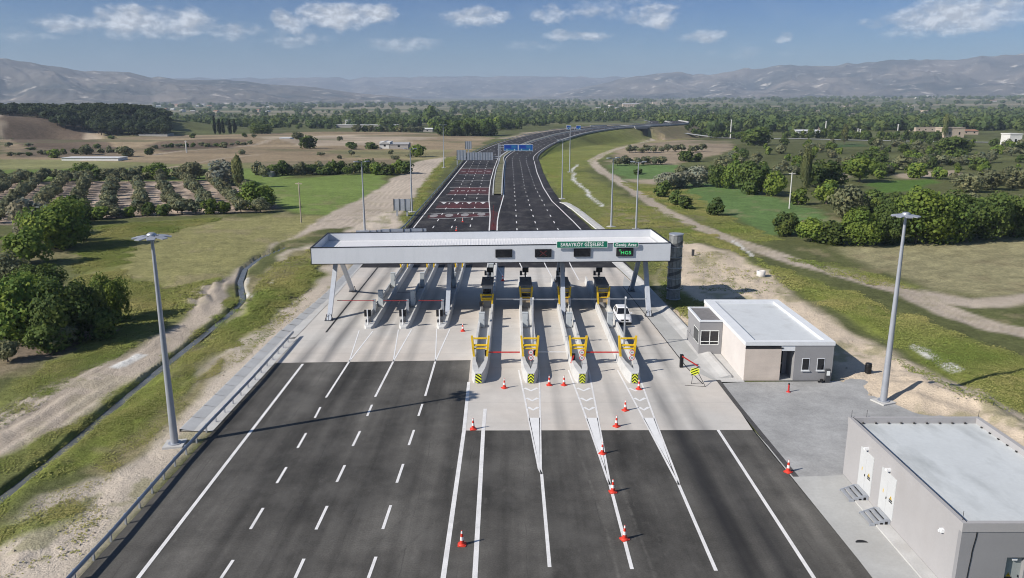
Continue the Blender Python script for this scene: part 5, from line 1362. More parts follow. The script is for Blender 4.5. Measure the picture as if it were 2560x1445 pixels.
m.build('stair_flight', M['tower2'], t)
m = MB(); m.cyl((0, 0, h + .1), (0, 0, h + .16), r_ + .06, n=24); m.build('cap', M['steel'], t)
# ------------------------------------------------------------------ guard building
g = thing('guard_building', 'white flat-roofed control building with travertine walls beside the paved yard', 'building', (22.3, 69.9, 0))
Wb, Db, Hb = 8.45, 16.2, 3.85
m = MB(); m.bx(0, .02, .02, Db, 0, Hb - .35); m.bx(.022, Wb, 5.0, Db, 0, Hb - .352); m.build('wall', M['travw'], g)
m = MB(); m.bx(4.75, Wb, 0, 4.99, 0, Hb - .35); m.build('wall', M['wallgrey'], g)
m = MB(); m.bx(.022, 3.45, 0, 4.99, 0, Hb - .55); m.build('cladding', M['trav'], g)
m = MB(); m.bx(3.45, 4.748, 2.0, 4.99, 0, Hb - .36); m.build('wall', M['render'], g)
m = MB(); m.bx(3.46, 4.74, .02, 1.98, Hb - .85, Hb - .36); m.build('lintel', M['parapet'], g)
m = MB(); m.bx(3.5, 4.3, 1.93, 1.99, 0.02, 2.5); d_ = m.build('door', M['black'], g); m = MB(); m.bx(4.18, 4.22, 1.88, 1.928, 1.0, 1.2); m.build('handle', M['steel'], d_)
m = MB(); m.bx(3.45, 4.75, 0.0, 1.9, 0.005, .06); m.build('doorstep', M['sidewalk'], g)
m = MB()
for a in ((-.06, 1.0, -.06, Db + .06), (Wb - .75, Wb + .06, -.06, Db + .06), (1.002, Wb - .752, -.06, .62), (1.002, Wb - .752, Db - .8, Db + .06)): m.bx(a[0], a[1], a[2], a[3], Hb - .30, Hb + .06)
m.build('parapet', M['parapet'], g)
m = MB(); m.bx(1.0, Wb - .75, .62, Db - .8, Hb - .45, Hb - .24); m.build('roof', M['roofgrey'], g)
m = MB(); m.bx(-.02, 3.6, -.03, -.002, Hb - .62, Hb - .5); m.build('shadow_strip', M['black'], g)  # solid black strip standing in for the shadow above the cladding
for x in (5.55, 7.0):
    m = MB(); m.bx(x - .06, x + .68, -.02, -.002, 1.05, 2.28); w_ = m.build('window', M['parapet'], g); m = MB(); m.bx(x, x + .62, -.03, -.021, 1.12, 2.22); m.build('pane', M['glass'], w_)
    m = MB(); m.bx(x - .1, x + .72, -.12, -.003, .97, 1.04); m.build('sill', M['parapet'], w_)
# lookout annex on the left
an = thing('gatehouse', 'small grey lookout annex with a corner window and dark flat roof', 'building', (19.85, 78.0, 0))
aw, ad, ah = 2.42, 5.6, 3.55
m = MB(); m.bx(0, aw, 0, ad, 0, 1.0); m.bx(0, aw, .0, ad, 2.62, ah - .02); m.bx(0, .12, 0, .12, 1.0, 2.62); m.bx(aw - .3, aw, 0, ad, 1.0, 2.62); m.bx(.1, aw - .3, 2.5, ad, 1.0, 2.62); m.build('wall', M['wallgrey'], an)
m = MB(); 
for a in ((-.06, .16, -.06, ad), (aw - .1, aw - .02, -.06, ad), (.161, aw - .101, -.06, .16), (.161, aw - .101, ad - .2, ad)): m.bx(*a, ah, ah + .18)
m.build('parapet', M['parapet'], an)
m = MB(); m.bx(.16, aw - .1, .16, ad - .2, ah - .018, ah + .06); m.build('roof', M['boothroof'], an)
m = MB()
for a in ((.14, aw - .32, 1.0, 1.07), (.14, aw - .32, 1.36, 1.42), (.14, aw - .32, 2.55, 2.62)): m.bx(a[0], a[1], -.03, .03, a[2], a[3])
for x in (.14, 1.1, aw - .38): m.bx(x, x + .06, -.032, .032, 1.071, 2.549)
w_ = m.build('window', M['signwhite'], an); m = MB(); m.bx(.2, aw - .38, .034, .05, 1.07, 2.55); m.build('pane', M['glass'], w_)
m = MB(); m.bx(-.02, .0, .14, 2.4, 1.05, 2.58); w_ = m.build('window', M['signwhite'], an); m = MB(); m.bx(-.03, -.021, .2, 2.34, 1.12, 2.5); m.build('pane', M['glass'], w_)

# meter box and tank by the building
t = thing('meter_box', 'dark meter box with pipes at the corner of the white building', 'meter box', G(2067, 956)); m = MB(); m.bx(-.22, .22, -.15, .15, 0, 1.35); m.build('body', M['darkgrey'], t); m = MB(); m.bx(-.16, .16, -.165, -.151, .75, 1.2); m.build('panel', M['signwhite'], t); m = MB(); m.cyl((-.9, -.1, .1), (-.2, 0, .12), .06); m.cyl((-.55, -.1, .1), (-.55, -.1, .35), .16); m.build('pipe', M['tank'], t)
t = thing('tank', 'upright black plastic drum on sand right of the white building', 'drum', G(2169, 936)); m = MB(); m.lathe([(.02, 0), (.30, 0), (.31, .04), (.31, 1.1), (.28, 1.16), (.05, 1.17)], 20); m.build('body', M['tank'], t); 
for z in (.35, .8): m = MB(); m.lathe([(.315, z), (.33, z), (.33, z + .07), (.315, z + .07)], 20); m.build('hoop', M['black'], t)
p = G(1902, 690); t = thing('manhole_ring', 'white concrete ring standing at the foot of the green bank', 'concrete ring', (p[0], p[1], gz(p[0], p[1]) - .05)); m = MB(); m.lathe([(.62, 0), (.66, .05), (.66, .95), (.5, .95), (.5, .6), (.02, .6)], 24); m.build('body', M['drumw'], t)
p = G(1732, 640); t = thing('bollard', 'short dark post standing on the sand beside the stair tower', 'post', (p[0], p[1], gz(p[0], p[1]) - .1)); m = MB(); m.bx(-.2, .2, -.2, .2, 0, 1.15); m.build('body', M['darkgrey'], t); m = MB(); m.bx(-.23, .23, -.23, .23, 1.152, 1.2); m.build('cap', M['black'], t)

# ------------------------------------------------------------------ near technical building
nb = thing('technical_building', 'pale rendered technical building with white double doors and a flat membrane roof', 'building', (23.9, 36.6, 0))
w, d, h = 9.2, 14.2, 4.38
m = MB(); m.bx(0, w, .3, d, 0, h - .5); m.build('wall', M['render'], nb)
m = MB(); m.bx(0, 2.62, 0, .298, 0, h - .5); m.bx(3.62, w, 0, .298, 0, h - .5); m.bx(2.62, 3.62, 0, .298, 2.35, h - .5); m.build('wall', M['wallgrey'], nb)
m = MB()
for a in ((-.03, .24, -.03, d + .03), (w - .3, w + .03, -.03, d + .03), (.241, w - .301, -.03, .24), (.241, w - .301, d - .24, d + .03)): m.bx(*a, h - .5, h + .02)
m.build('parapet', M['render'], nb)
m = MB(); m.bx(.24, w - .3, .24, d - .24, h - .498, h - .40); m.build('roof', M['membrane'], nb)
for k in range(9): m = MB(); m.cyl((.9 + k * .9, d - .36, h - .38), (.9 + k * .9, d - .3, h - .30), .07, n=8); m.build('roof_drain', M['black'], nb)
for k in range(14): m = MB(); m.cyl((w - .42, .8 + k * .95, h - .38), (w - .36, .8 + k * .95, h - .30), .07, n=8); m.build('roof_drain', M['black'], nb)
m = MB(); m.bx(.225, .245, .1, d - .1, h + .021, h + .04); m.build('flashing', M['black'], nb)
for x, y in ((.12, .3), (.12, d - .12), (w - .1, d - .1), (1.2, d - .1)): m = MB(); m.cyl((x, y, h), (x, y, h + .55), .015, n=6); m.build('lightning_rod', M['darkgrey'], nb)
def wsign(parent, M_):
    m = MB(); m.M = M_; m.prism([(-.13, 0), (.13, 0), (0, .24)], 'y', -.008, 0); s = m.build('warning_sign', M['yellow'], parent)
    m = MB(); m.M = M_; m.prism([(.02, .19), (-.05, .09), (0, .095), (-.03, .02), (.05, .11), (.005, .105)], 'y', -.012, -.009); m.build('symbol', M['black'], s)
    m = MB(); m.M = M_
    for z in (-.1, -.23): m.bx(-.2, .2, -.008, 0, z, z + .08)
    m.build('plate', M['black'], parent)
for i, yc in enumerate((10.9, 7.85)):
    ye = yc
    m = MB(); m.bx(-.04, -.002, ye - .95, ye + .95, .45, 3.25); dr = m.build('door', M['doorwhite'], nb)
    m = MB(); m.bx(-.052, -.041, ye - .9, ye - .01, .5, 2.72); m.bx(-.052, -.041, ye + .01, ye + .9, .5, 2.72); m.bx(-.052, -.041, ye - .9, ye + .9, 2.78, 3.2); m.build('leaf', M['doorwhite'], dr)
    m = MB(); m.bx(-.1, -.053, ye - .04, ye + .0, 1.5, 1.64); m.build('handle', M['black'], dr)
    wsign(dr, Matrix.Translation((-.056, ye - .55, 1.75)) @ Matrix.Rotation(-math.pi / 2, 4, 'Z'))
    m = MB(); m.bx(-.06, -.053, ye + .42, ye + .5, 1.7, 1.95); m.build('sticker', M['yellow'], dr)
    m = MB(); m.bx(-.3, -.003, ye - .1, ye + .1, 3.42, 3.58); m.build('lamp', M['white'], nb)
    st = thing('entrance_steps', ['grey metal steps below the farther white double door', 'grey metal steps below the nearer white double door'][i], 'steps', (23.9, 36.6 + ye, 0), 0, 'metal entrance steps')
    for k in range(4): m = MB(); m.bx(-1.25 + .3 * k, -.96 + .3 * k - .0, -.75, .75, .08 + .12 * k, .12 + .12 * k); m.build('tread', M['steel'], st)
    for sg_ in (-.76, .76):
        m = MB(); m.prism([(-1.3, .01), (-.01, .01), (-.01, .46), (-.3, .5), (-1.3, .12)], 'y', sg_ - .02, sg_ + .02); m.build('side_panel', M['panel_back'], st)
        for k in range(3): m = MB(); a_ = -.95 + .3 * k; m.bx(a_, a_ + .18, sg_ - .026, sg_ + .026, .06, .14 + .09 * k); m.build('slot', M['black'], st)
m = MB(); m.bx(-.18, -.003, 1.5, 1.72, 2.9, 3.1); m.bx(-.28, -.181, 1.56, 1.66, 2.93, 3.05); m.build('lamp', M['white'], nb)
m = MB(); m.bx(2.62, 3.62, .24, .296, .02, 2.35); dr = m.build('door', M['doorgrey'], nb); wsign(dr, Matrix.Translation((3.0, .235, 1.05)))
m = MB(); m.bx(3.01, 3.27, .1, .238, 2.1, 2.22); m.build('lamp', M['white'], nb)
m = MB(); m.bx(3.5, 3.53, .2, .239, 1.0, 1.15); m.build('handle', M['black'], dr)
m = MB(); zz = h - .5; x = .78
while zz > 0: nx = x + random.uniform(-.04, .02); m.bar((x, -.02, zz), (nx, -.02, zz - .3), .03, .03); x = nx; zz -= .3
m.build('cable', M['black'], nb)
p = G(2155, 1357); m = MB(); m.add([(p[0] + .38 * math.cos(a), p[1] + .3 * math.sin(a) if math.sin(a) > 0 else p[1], .02) for a in [k * math.pi / 8 for k in range(9)]], [tuple(range(9))]); m.build('culvert', M['black']); tag(bpy.data.objects['culvert'], kind='structure')

# ------------------------------------------------------------------ the bridge under the motorway
b = EDGE[SLOT]; a_, c_ = EDGE[SLOT - 1], EDGE[SLOT + 1]; dr_ = (c_ - a_).normalized(); ang = math.atan2(dr_.y, dr_.x)
br = thing('bridge', 'concrete underpass bridge carrying the far motorway over a dark opening', 'bridge', (b.x, b.y, 0), ang); zr_ = zroad(b.y)
m = MB(); m.bx(-10.5, 10.5, -3.6, 36, zr_ - 1.3, zr_ - .12); m.build('deck', M['abut'], br)
for x in (-8.4, 8.4): m = MB(); m.bx(x - .5, x + .5, -3.3, 35.5, -1.5, zr_ - 1.31); m.build('abutment', M['abut'], br)
for y in (-3.6, 35.6): m = MB(); m.bx(-12, 12, y, y + .4, zr_ - .118, zr_ + .8); m.build('parapet', M['kerb'], br)
for x0, x1 in ((-20, -9.0), (9.0, 20)): 
    m = MB(); m.prism([(x0, -1), (x1, -1), (x1, zr_ - 1.4 if x0 < 0 else zr_ - 1.4), (x0, zr_ - 1.4)] if False else ([(x0, -1), (x1, -1), (x1, zr_ - 1.32), (x0, .4)] if x0 < 0 else [(x0, -1), (x1, -1), (x1, .4), (x0, zr_ - 1.32)]), 'y', -4.2, -3.7); m.build('wing_wall', M['abut'], br)

# ------------------------------------------------------------------ far houses
def house(label, u, v, wpx, hpx, dep, wall, roof, kind='flat', cat='building', name='farm_building', rz=0.0, group='far buildings'):
    p = G(u, v); D = p[1]; w = wpx * D / F; h = max(hpx * D / F, 1.0); z = gz(p[0], p[1])
    t = thing(name, label, cat, (p[0], p[1] + dep / 2, z), rz, group)
    m = MB(); m.bx(-w / 2, w / 2, -dep / 2, dep / 2, -1.0, h * (.72 if kind == 'gable' else .92)); m.build('wall', M[wall], t)
    e = h * .72
    m = MB()
    if kind == 'gable': m.prism([(-dep / 2 - .4, e), (dep / 2 + .4, e), (0, h)], 'x', -w / 2 - .3, w / 2 + .3)
    elif kind == 'gabley': m.prism([(-w / 2 - .3, h * .6), (w / 2 + .3, h * .6), (0, h)], 'y', -dep / 2 - .4, dep / 2 + .4)
    elif kind == 'vault': m.prism([(w / 2 * math.cos(k * math.pi / 8), h * .3 + h * .7 * math.sin(k * math.pi / 8)) for k in range(9)], 'y', -dep / 2, dep / 2)
    else: m.bx(-w / 2 - .3, w / 2 + .3, -dep / 2 - .3, dep / 2 + .3, h * .922, h)
    m.build('roof', M[roof], t)
    if hpx >= 8 and kind != 'vault':
        n_ = max(1, int(w / 6))
        for k in range(n_):
            x = -w / 2 + w * (k + .5) / n_; m = MB(); m.bx(x - .6, x + .6, -dep / 2 - .05, -dep / 2 - .003, h * .3, h * .55); m.build('window', M['glass'], t)
for a in (
 ('long low white greenhouse roof among the trees left of the motorway', 917, 318, 150, 7, 14, 'greywall', 'plastic', 'flat', 'greenhouse', 'greenhouse'),
 ('narrow white tower building above the long greenhouse', 869, 316, 12, 16, 8, 'whitewall', 'whitewall'),
 ('pale vaulted barn beside the motorway on tan ground', 962, 371, 26, 18, 12, 'whitewall', 'tinroof', 'gabley', 'barn', 'barn'),
 ('grey long-roofed shed joined to the vaulted barn', 997, 371, 46, 15, 12, 'greywall', 'tinroof', 'gable', 'barn', 'barn'),
 ('small white-roofed shed left of the dark roadside trees', 1068, 327, 26, 10, 9, 'greywall', 'plastic', 'gable'),
 ('low white shed under the dark roadside trees', 1195, 336, 20, 4, 8, 'whitewall', 'plastic'),
 ('low white sheet roof by the pine wood', 383, 341, 70, 5, 12, 'greywall', 'plastic'), 
 ('long flat white growing tunnel in the tan fields', 225, 402, 140, 7, 9, 'plastic', 'plastic', 'flat', 'greenhouse', 'greenhouse'),
 ('small grey hut at the corner of the left green meadow', 668, 442, 24, 12, 5, 'greywall', 'tinroof', 'flat', 'hut', 'hut'),
 ('white sloping sheet on the tan field by the track', 712, 353, 26, 7, 10, 'plastic', 'plastic'),
 ('wide pale warehouse on the horizon above the bridge', 1578, 279, 40, 9, 30, 'tanwall', 'tinroof', 'gable', 'warehouse', 'warehouse'),
 ('second wide warehouse left of the one above the bridge', 1520, 282, 56, 5, 30, 'tanwall', 'tinroof', 'gable', 'warehouse', 'warehouse'),
 ('white little house among the trees above the bridge', 1365, 298, 18, 6, 10, 'whitewall', 'tile', 'gable', 'house', 'house'),
 ('pale cream tower-like house at the right edge', 2537, 366, 30, 30, 9, 'whitewall', 'whitewall', 'flat', 'house', 'house'),
 ('low tan building behind the hedge, first right of the bridge', 1872, 322, 36, 6, 14, 'tanwall', 'tanwall'),
 ('white low building with a pale roof among dark trees', 2020, 334, 60, 10, 14, 'whitewall', 'plastic', 'gable'),
 ('tan low building left of the two white poles', 2055, 325, 44, 9, 14, 'tanwall', 'tanwall'),
 ('long cream farm wall building behind the two white poles', 2190, 324, 120, 8, 14, 'tanwall', 'tinroof', 'gable'),
 ('long tan farm building right of the poplar by the far road', 2330, 330, 80, 10, 14, 'tanwall', 'tanwall'),
 ('stepped tan house beside the poplar by the far road', 2385, 345, 48, 24, 14, 'tanwall', 'tanwall', 'flat', 'house', 'house'),
 ('tan house with dark windows right of the stepped house', 2425, 338, 40, 12, 12, 'tanwall', 'tile', 'gable', 'house', 'house'),
 ('bright white vaulted roof among far trees at right', 2322, 271, 14, 6, 12, 'whitewall', 'plastic', 'vault'),
 ('small white vaulted roof among far trees left of the bright one', 2292, 273, 10, 4, 12, 'whitewall', 'plastic', 'vault')): house(*a)
rnd = random.Random(4)
for i in range(22):
    u = 300 + i * 14 + rnd.uniform(-5, 5) if i < 18 else rnd.uniform(640, 760); v = rnd.uniform(273, 286)
    house('tiny pale village house on the plain beyond the pine wood', u, v, rnd.uniform(6, 12), rnd.uniform(4, 6.5), 14, rnd.choice(['whitewall', 'whitewall', 'tanwall']), rnd.choice(['tile', 'tinroof', 'whitewall']), 'gable', 'house', 'house', rnd.uniform(-.4, .4), 'village houses beyond the pine wood')
for i in range(16):
    u = rnd.uniform(2080, 2560) if i > 7 else rnd.uniform(1380, 1700); v = rnd.uniform(268, 290)
    house('tiny pale house between the far trees of the right-hand plain', u, v, rnd.uniform(8, 16), rnd.uniform(4, 6), 14, rnd.choice(['whitewall', 'tanwall']), rnd.choice(['tile', 'tinroof', 'tanwall']), 'gable', 'house', 'house', rnd.uniform(-.4, .4), 'houses among the far right trees')

# far road at the foot of the right-hand orchards
m = MB(); ribbon(m, [(*G(u, v)[:2], gz(*G(u, v)[:2]) + .35) for u, v in [(1470, 344), (1560, 341), (1640, 340), (1720, 341), (1800, 344), (1900, 347), (2000, 349), (2100, 351), (2250, 353), (2400, 355), (2600, 358)]], 8.5); tag(m.build('road', M['sidewalk']), kind='structure')

# ------------------------------------------------------------------ trees
rng_ = np.random.default_rng(11)
def leaf_mat(name, c, hue=.12):
    m, t, b = nt(name)
    at = N(t, 'ShaderNodeAttribute'); at.attribute_name = 'tint'
    oi = N(t, 'ShaderNodeObjectInfo')
    c2 = (c[0] * 1.5, c[1] * 1.22, c[2] * .9); c1 = (c[0] * .62, c[1] * .72, c[2] * .8)
    k = mixc(t, at.outputs['Fac'], c1, c2)
    k = scale_col(t, k, rng(t, oi.outputs['Random'], 0, 1, .74, 1.22)); rw = N(t, 'ShaderNodeTexWhiteNoise', noise_dimensions='1D'); t.links.new(oi.outputs['Random'], rw.inputs['W']); k = mixc(t, rng(t, rw.outputs['Value'], 0, 1, 0, .45), k, (c[0] * 1.2, c[1] * 1.16, c[2] * .95))
    t.links.new(k, b.inputs['Base Color']); b.inputs['Roughness'].default_value = .7; b.inputs['Specular IOR Level'].default_value = .15
    tr = N(t, 'ShaderNodeBsdfTranslucent'); t.links.new(scale_col(t, k, rng(t, oi.outputs['Random'], 0, 1, 1.0, 1.0)), tr.inputs[0])
    ms = N(t, 'ShaderNodeMixShader'); ms.inputs[0].default_value = .36
    out = [n for n in t.nodes if n.type == 'OUTPUT_MATERIAL'][0]
    t.links.new(b.outputs[0], ms.inputs[1]); t.links.new(tr.outputs[0], ms.inputs[2]); t.links.new(ms.outputs[0], out.inputs[0])
    return m
LM = {'b': leaf_mat('leaf_green', (.155, .228, .05)), 'd': leaf_mat('leaf_dark_green', (.102, .153, .046)), 'g': leaf_mat('leaf_grey_brown', (.19, .21, .128)), 'o': leaf_mat('leaf_olive', (.19, .215, .14)),
      's': leaf_mat('leaf_silver', (.30, .32, .27)), 'p': leaf_mat('leaf_poplar', (.165, .195, .09)), 'n': leaf_mat('needle_dark', (.050, .074, .036)), 'c': leaf_mat('needle_cypress', (.024, .038, .021)), 'w': leaf_mat('leaf_woodland', (.09, .132, .05))}

def quads(P_, Nn, size, rg):
    """leaf-sized quads with the given centres and normals"""
    n = len(P_); up = rg.normal(size=(n, 3)); T = np.cross(Nn, up); T /= np.linalg.norm(T, axis=1)[:, None] + 1e-9; B = np.cross(Nn, T)
    s = size[:, None]; a = T * s; b = B * s * .8
    V = np.stack([P_ - a - b * .6, P_ + a * .4 - b, P_ + a + b * .6, P_ - a * .4 + b], 1)
    return V
def crown_mesh(name, kind, nl, nleaf, leaf, seed, shape):
    rg = np.random.default_rng(seed)
    cz, ez, ex = shape['cz'], shape['ez'], shape.get('ex', .5)
    C_ = []; Rr = []
    while len(C_) < nl:
        q = rg.uniform(-1, 1, 3); rad = np.linalg.norm(q)
        if rad > 1 or rad < .25: continue
        if shape.get('cone'): q[:2] *= np.clip((1 - (q[2] + 1) / 2) ** shape['cone'] + .05, .05, 1)
        lr = rg.uniform(.10, .28) * shape.get('lr', 1)
        C_.append([q[0] * (ex - lr * .4), q[1] * (ex - lr * .4), cz + q[2] * (ez - lr * .4)]); Rr.append(lr)
    C_ = np.array(C_); Rr = np.array(Rr); tint = rg.uniform(0, 1, nl)
    k = rg.choice(nl, nleaf, p=Rr ** 2 / (Rr ** 2).sum())
    dv = rg.normal(size=(nleaf, 3)); dv[:, 2] += .25; dv /= np.linalg.norm(dv, axis=1)[:, None]
    P_ = C_[k] + dv * (Rr[k] * rg.uniform(.55, 1.08, nleaf) ** .7)[:, None] * np.array([1, 1, shape.get('sq', .85)])
    keep = P_[:, 2] > shape.get('zmin', .02); P_, dv, k = P_[keep], dv[keep], k[keep]
    ax = np.array([0, 0, cz]); od = P_ - ax; od /= np.linalg.norm(od, axis=1)[:, None] + 1e-9
    Nn = dv * .6 + od * .5 + rg.normal(size=P_.shape) * .45; Nn /= np.linalg.norm(Nn, axis=1)[:, None]
    V = quads(P_, Nn, leaf * rg.uniform(.6, 1.35, len(P_)), rg)
    tn = np.clip(tint[k] * .75 + rg.uniform(-.2, .4, len(P_)), 0, 1)
    return mesh_quads(name, V, tn, LM[kind])
def mesh_quads(name, V, tn, mat):
    n = len(V); me = bpy.data.meshes.new(name)
    me.vertices.add(n * 4); me.vertices.foreach_set('co', V.astype(np.float32).ravel())
    me.loops.add(n * 4); me.loops.foreach_set('vertex_index', np.arange(n * 4, dtype=np.int32))
    me.polygons.add(n); me.polygons.foreach_set('loop_start', np.arange(0, n * 4, 4, dtype=np.int32)); me.update(calc_edges=True)
    a = me.attributes.new('tint', 'FLOAT', 'FACE'); a.data.foreach_set('value', tn.astype(np.float32))
    me.materials.append(mat); return me
def trunk_mesh(seed, h0, r0, limbs=4):
    rg = random.Random(seed); m = MB(); m.cyl((0, 0, -.08), (rg.uniform(-.02, .02), 0, h0), r0, r0 * .65, 7)
    for k in range(limbs):
        a = k * 6.283 / limbs + rg.uniform(-.4, .4); m.cyl((0, 0, h0 * .9), (.22 * math.cos(a), .22 * math.sin(a), h0 + rg.uniform(.2, .36)), r0 * .5, r0 * .18, 5, caps=False)
    o = m.build('trunk', M['bark']); me = o.data; bpy.data.objects.remove(o); return me
SH = {'tree': dict(cz=.57, ez=.42, ex=.5, zmin=.12), 'bush': dict(cz=.46, ez=.5, ex=.5, zmin=.0, sq=.9), 'pop': dict(cz=.54, ez=.47, ex=.5, cone=.55, sq=1.0, lr=.9), 'cyp': dict(cz=.52, ez=.48, ex=.5, cone=.7, lr=.9), 'pine': dict(cz=.62, ez=.36, ex=.5, zmin=.2, sq=.75)}
KIND = {'b': 'bush', 'd': 'bush', 'g': 'bush', 'o': 'tree', 's': 'bush', 'p': 'pop', 'n': 'pine', 'c': 'cyp', 'B': 'tree', 'D': 'tree'}
PROTO = {}
def proto(kind, lod):
    k = (kind, lod)
    if k not in PROTO:
        L = kind.lower(); nlf, lf, nl = {0: (6500, .026, 46), 1: (2200, .042, 34), 2: (700, .072, 24), 3: (260, .12, 16)}[lod]
        out = []
        for s in range(4 if lod < 3 else 3):
            sh = SH[KIND[kind]]
            out.append((crown_mesh('crown', L, nl, nlf, lf, hash((ord(kind), lod, s)) % 9999, sh), trunk_mesh(s + 10 * lod, .3 if KIND[kind] in ('tree', 'pine') else .14, .035)))
        PROTO[k] = out
    return PROTO[k]
TNAME = {'b': 'tree', 'd': 'tree', 'g': 'tree', 'o': 'orchard_tree', 's': 'tree', 'p': 'poplar_tree', 'n': 'pine_tree', 'c': 'cypress_tree', 'B': 'tree', 'D': 'tree'}
TCAT = {'o': 'orchard tree', 'p': 'poplar', 'n': 'pine', 'c': 'cypress'}
NTREE = [0]
def tree_at(x, y, h, w, kind, label, group=None, parts=True, name=None):
    D = math.hypot(x, y); pxh = max(h, w) * F / D
    lod = 0 if pxh > 95 else 1 if pxh > 45 else 2 if pxh > 20 else 3
    cr, tk = random.choice(proto(kind, lod)); z = gz(x, y) - .05; rz = random.uniform(0, 6.28)
    nm = name or TNAME[kind]; cat = TCAT.get(kind, 'tree'); NTREE[0] += 1
    if nm == 'tree' and 'bush' in label: nm, cat = 'bush', 'bush'
    elif nm == 'tree' and group and any(q in group for q in ('row', 'hedge', 'line', 'stand')): nm, cat = 'hedgerow_tree', 'hedgerow tree'
    if not parts:
        o = bpy.data.objects.new(nm, cr); COL.objects.link(o); o.location = (x, y, z); o.rotation_euler = (0, 0, rz); o.scale = (w, w * random.uniform(.85, 1.15), h); return tag(o, label, cat, group)
    t = thing(nm, label, cat, (x, y, z), rz, group); t.scale = (w, w * random.uniform(.85, 1.15), h)
    for pn, me in (('crown', cr), ('trunk', tk)):
        o = bpy.data.objects.new(pn, me); COL.objects.link(o); link_part(o, t)
    return t
def tpx(u, v, hp, wp, kind, label, group=None):
    p = G(u, v); D = p[1]
    return tree_at(p[0], p[1], hp * D / F * 1.03, wp * D / F, kind, label, group)

WT = {'b': 'green', 'd': 'dark green', 'g': 'grey-brown twiggy', 's': 'silvery grey', 'B': 'bright green', 'D': 'dark', 'o': 'olive', 'p': 'slim'}
LEFT = [(140, 622, 128, 150, 'b', 'broad green tree at the meadow edge, left of the long tree shadow'), (82, 590, 105, 88, 's', 'silvery white tree behind the broad green tree at far left'), (188, 560, 75, 90, 'd', 'dark green tree behind the silvery tree at the orchard edge'), (70, 660, 90, 110, 'b', 'pale green bush below the broad green tree at the left edge'),
 (20, 735, 115, 130, 'g', 'grey-brown tree at the left edge above the dark thicket'), (105, 745, 100, 120, 'd', 'dark tree between the broad tree and the front thicket'), (75, 850, 185, 180, 'b', 'large green tree in the middle of the left thicket'), (0, 850, 180, 140, 'd', 'large dark tree cut by the left edge'), (165, 855, 165, 150, 'd', 'dark tree filling the right half of the left thicket'),
 (225, 835, 150, 110, 'd', 'dark green bush second from the right of the left thicket'), (283, 800, 130, 90, 'b', 'upright green bush at the right end of the left thicket'), (250, 845, 90, 100, 'd', 'low dark bush at the foot of the left thicket'), (120, 880, 80, 110, 'd', 'low dark bush in front of the left thicket'), (150, 872, 62, 80, 'o', 'small grey tree on bare soil before the left thicket'), (20, 905, 62, 70, 'o', 'small grey tree at the left edge before the thicket'), (200, 600, 46, 60, 'd', 'round dark bush above the meadow beside the broad tree'),
 (642, 522, 66, 78, 'b', 'round green tree at the right end of the orchard'), (598, 470, 85, 34, 'p', 'slim windblown poplar at the upper end of the orchard'), (560, 462, 62, 80, 's', 'grey feathery tree beside the windblown poplar'), (215, 447, 42, 62, 'd', 'round dark green tree above the left of the orchard'), (392, 447, 38, 66, 'b', 'round green tree above the middle of the orchard'), (330, 444, 24, 40, 'b', 'low green bush between two round trees above the orchard'), (480, 452, 45, 50, 'o', 'grey-green tree above the orchard beside the feathery tree'),
 (655, 336, 28, 56, 'd', 'wide dark tree right of the cypresses'), (770, 372, 34, 44, 'd', 'dark bushy tree by the white sheet on the tan field'), (745, 356, 20, 30, 'g', 'grey bush by the white sheet on the tan field'), (1075, 312, 40, 38, 'd', 'tall dark round tree beyond the motorway trees'), (135, 395, 22, 36, 'b', 'green bush on the tan bank at far left'), (215, 388, 28, 34, 'g', 'grey tree on the tan bank at far left'), (375, 388, 18, 26, 'd', 'small dark bush beside the thin pole'), (310, 392, 26, 42, 'g', 'twiggy tree at the end of the long tunnel'), (880, 373, 18, 32, 'd', 'dark bush left of the vaulted barn'), (925, 372, 18, 40, 'd', 'dark bush just left of the vaulted barn'), (1045, 392, 32, 40, 'b', 'green bush on the verge left of the grey gantry')]
for a in LEFT: tpx(*a)
for i, (u, hp) in enumerate(((538, 44), (549, 40), (558, 38), (576, 36), (588, 38))): tpx(u, 335, hp, 12, 'c', 'dark slim cypress in the group standing on the tan plain', 'cypress group on the tan plain')
def row(u0, u1, v0, v1, n, hp, wp, kinds, label, group):
    for k in range(n):
        s = (k + random.uniform(.2, .8)) / n; tpx(u0 + (u1 - u0) * s, v0 + (v1 - v0) * s + random.uniform(-1.5, 1.5), random.uniform(.8, 1.2) * hp, random.uniform(.85, 1.2) * wp, random.choice(kinds), label, group)
# orchard rows
th = R(-26); ax = Vector((math.sin(th), math.cos(th))); ay = Vector((ax.y, -ax.x)); OP = px([(-160, 560), (-160, 446), (420, 446), (640, 462), (690, 520), (560, 532), (240, 545), (0, 560)])
def inside(x, y, poly): return sdf(np.array([x]), np.array([y]), poly)[0] > 0
cnt = 0
o0 = Vector(G(350, 500)[:2])
for i in range(-26, 24):
    for j in range(-14, 26):
        q = o0 + ay * (i * 7.4) + ax * (j * 5.4) + Vector((random.uniform(-.5, .5), random.uniform(-.6, .6)))
        if inside(q.x, q.y, OP) and q.y / max(abs(q.x), 1) > 1.35 and random.random() > .06:
            tree_at(q.x, q.y, random.uniform(2.6, 4.0), random.uniform(2.9, 4.2), 'o', 'grey-green tree in the rows of the tilled orchard left of the motorway', 'grey-green orchard rows'); cnt += 1
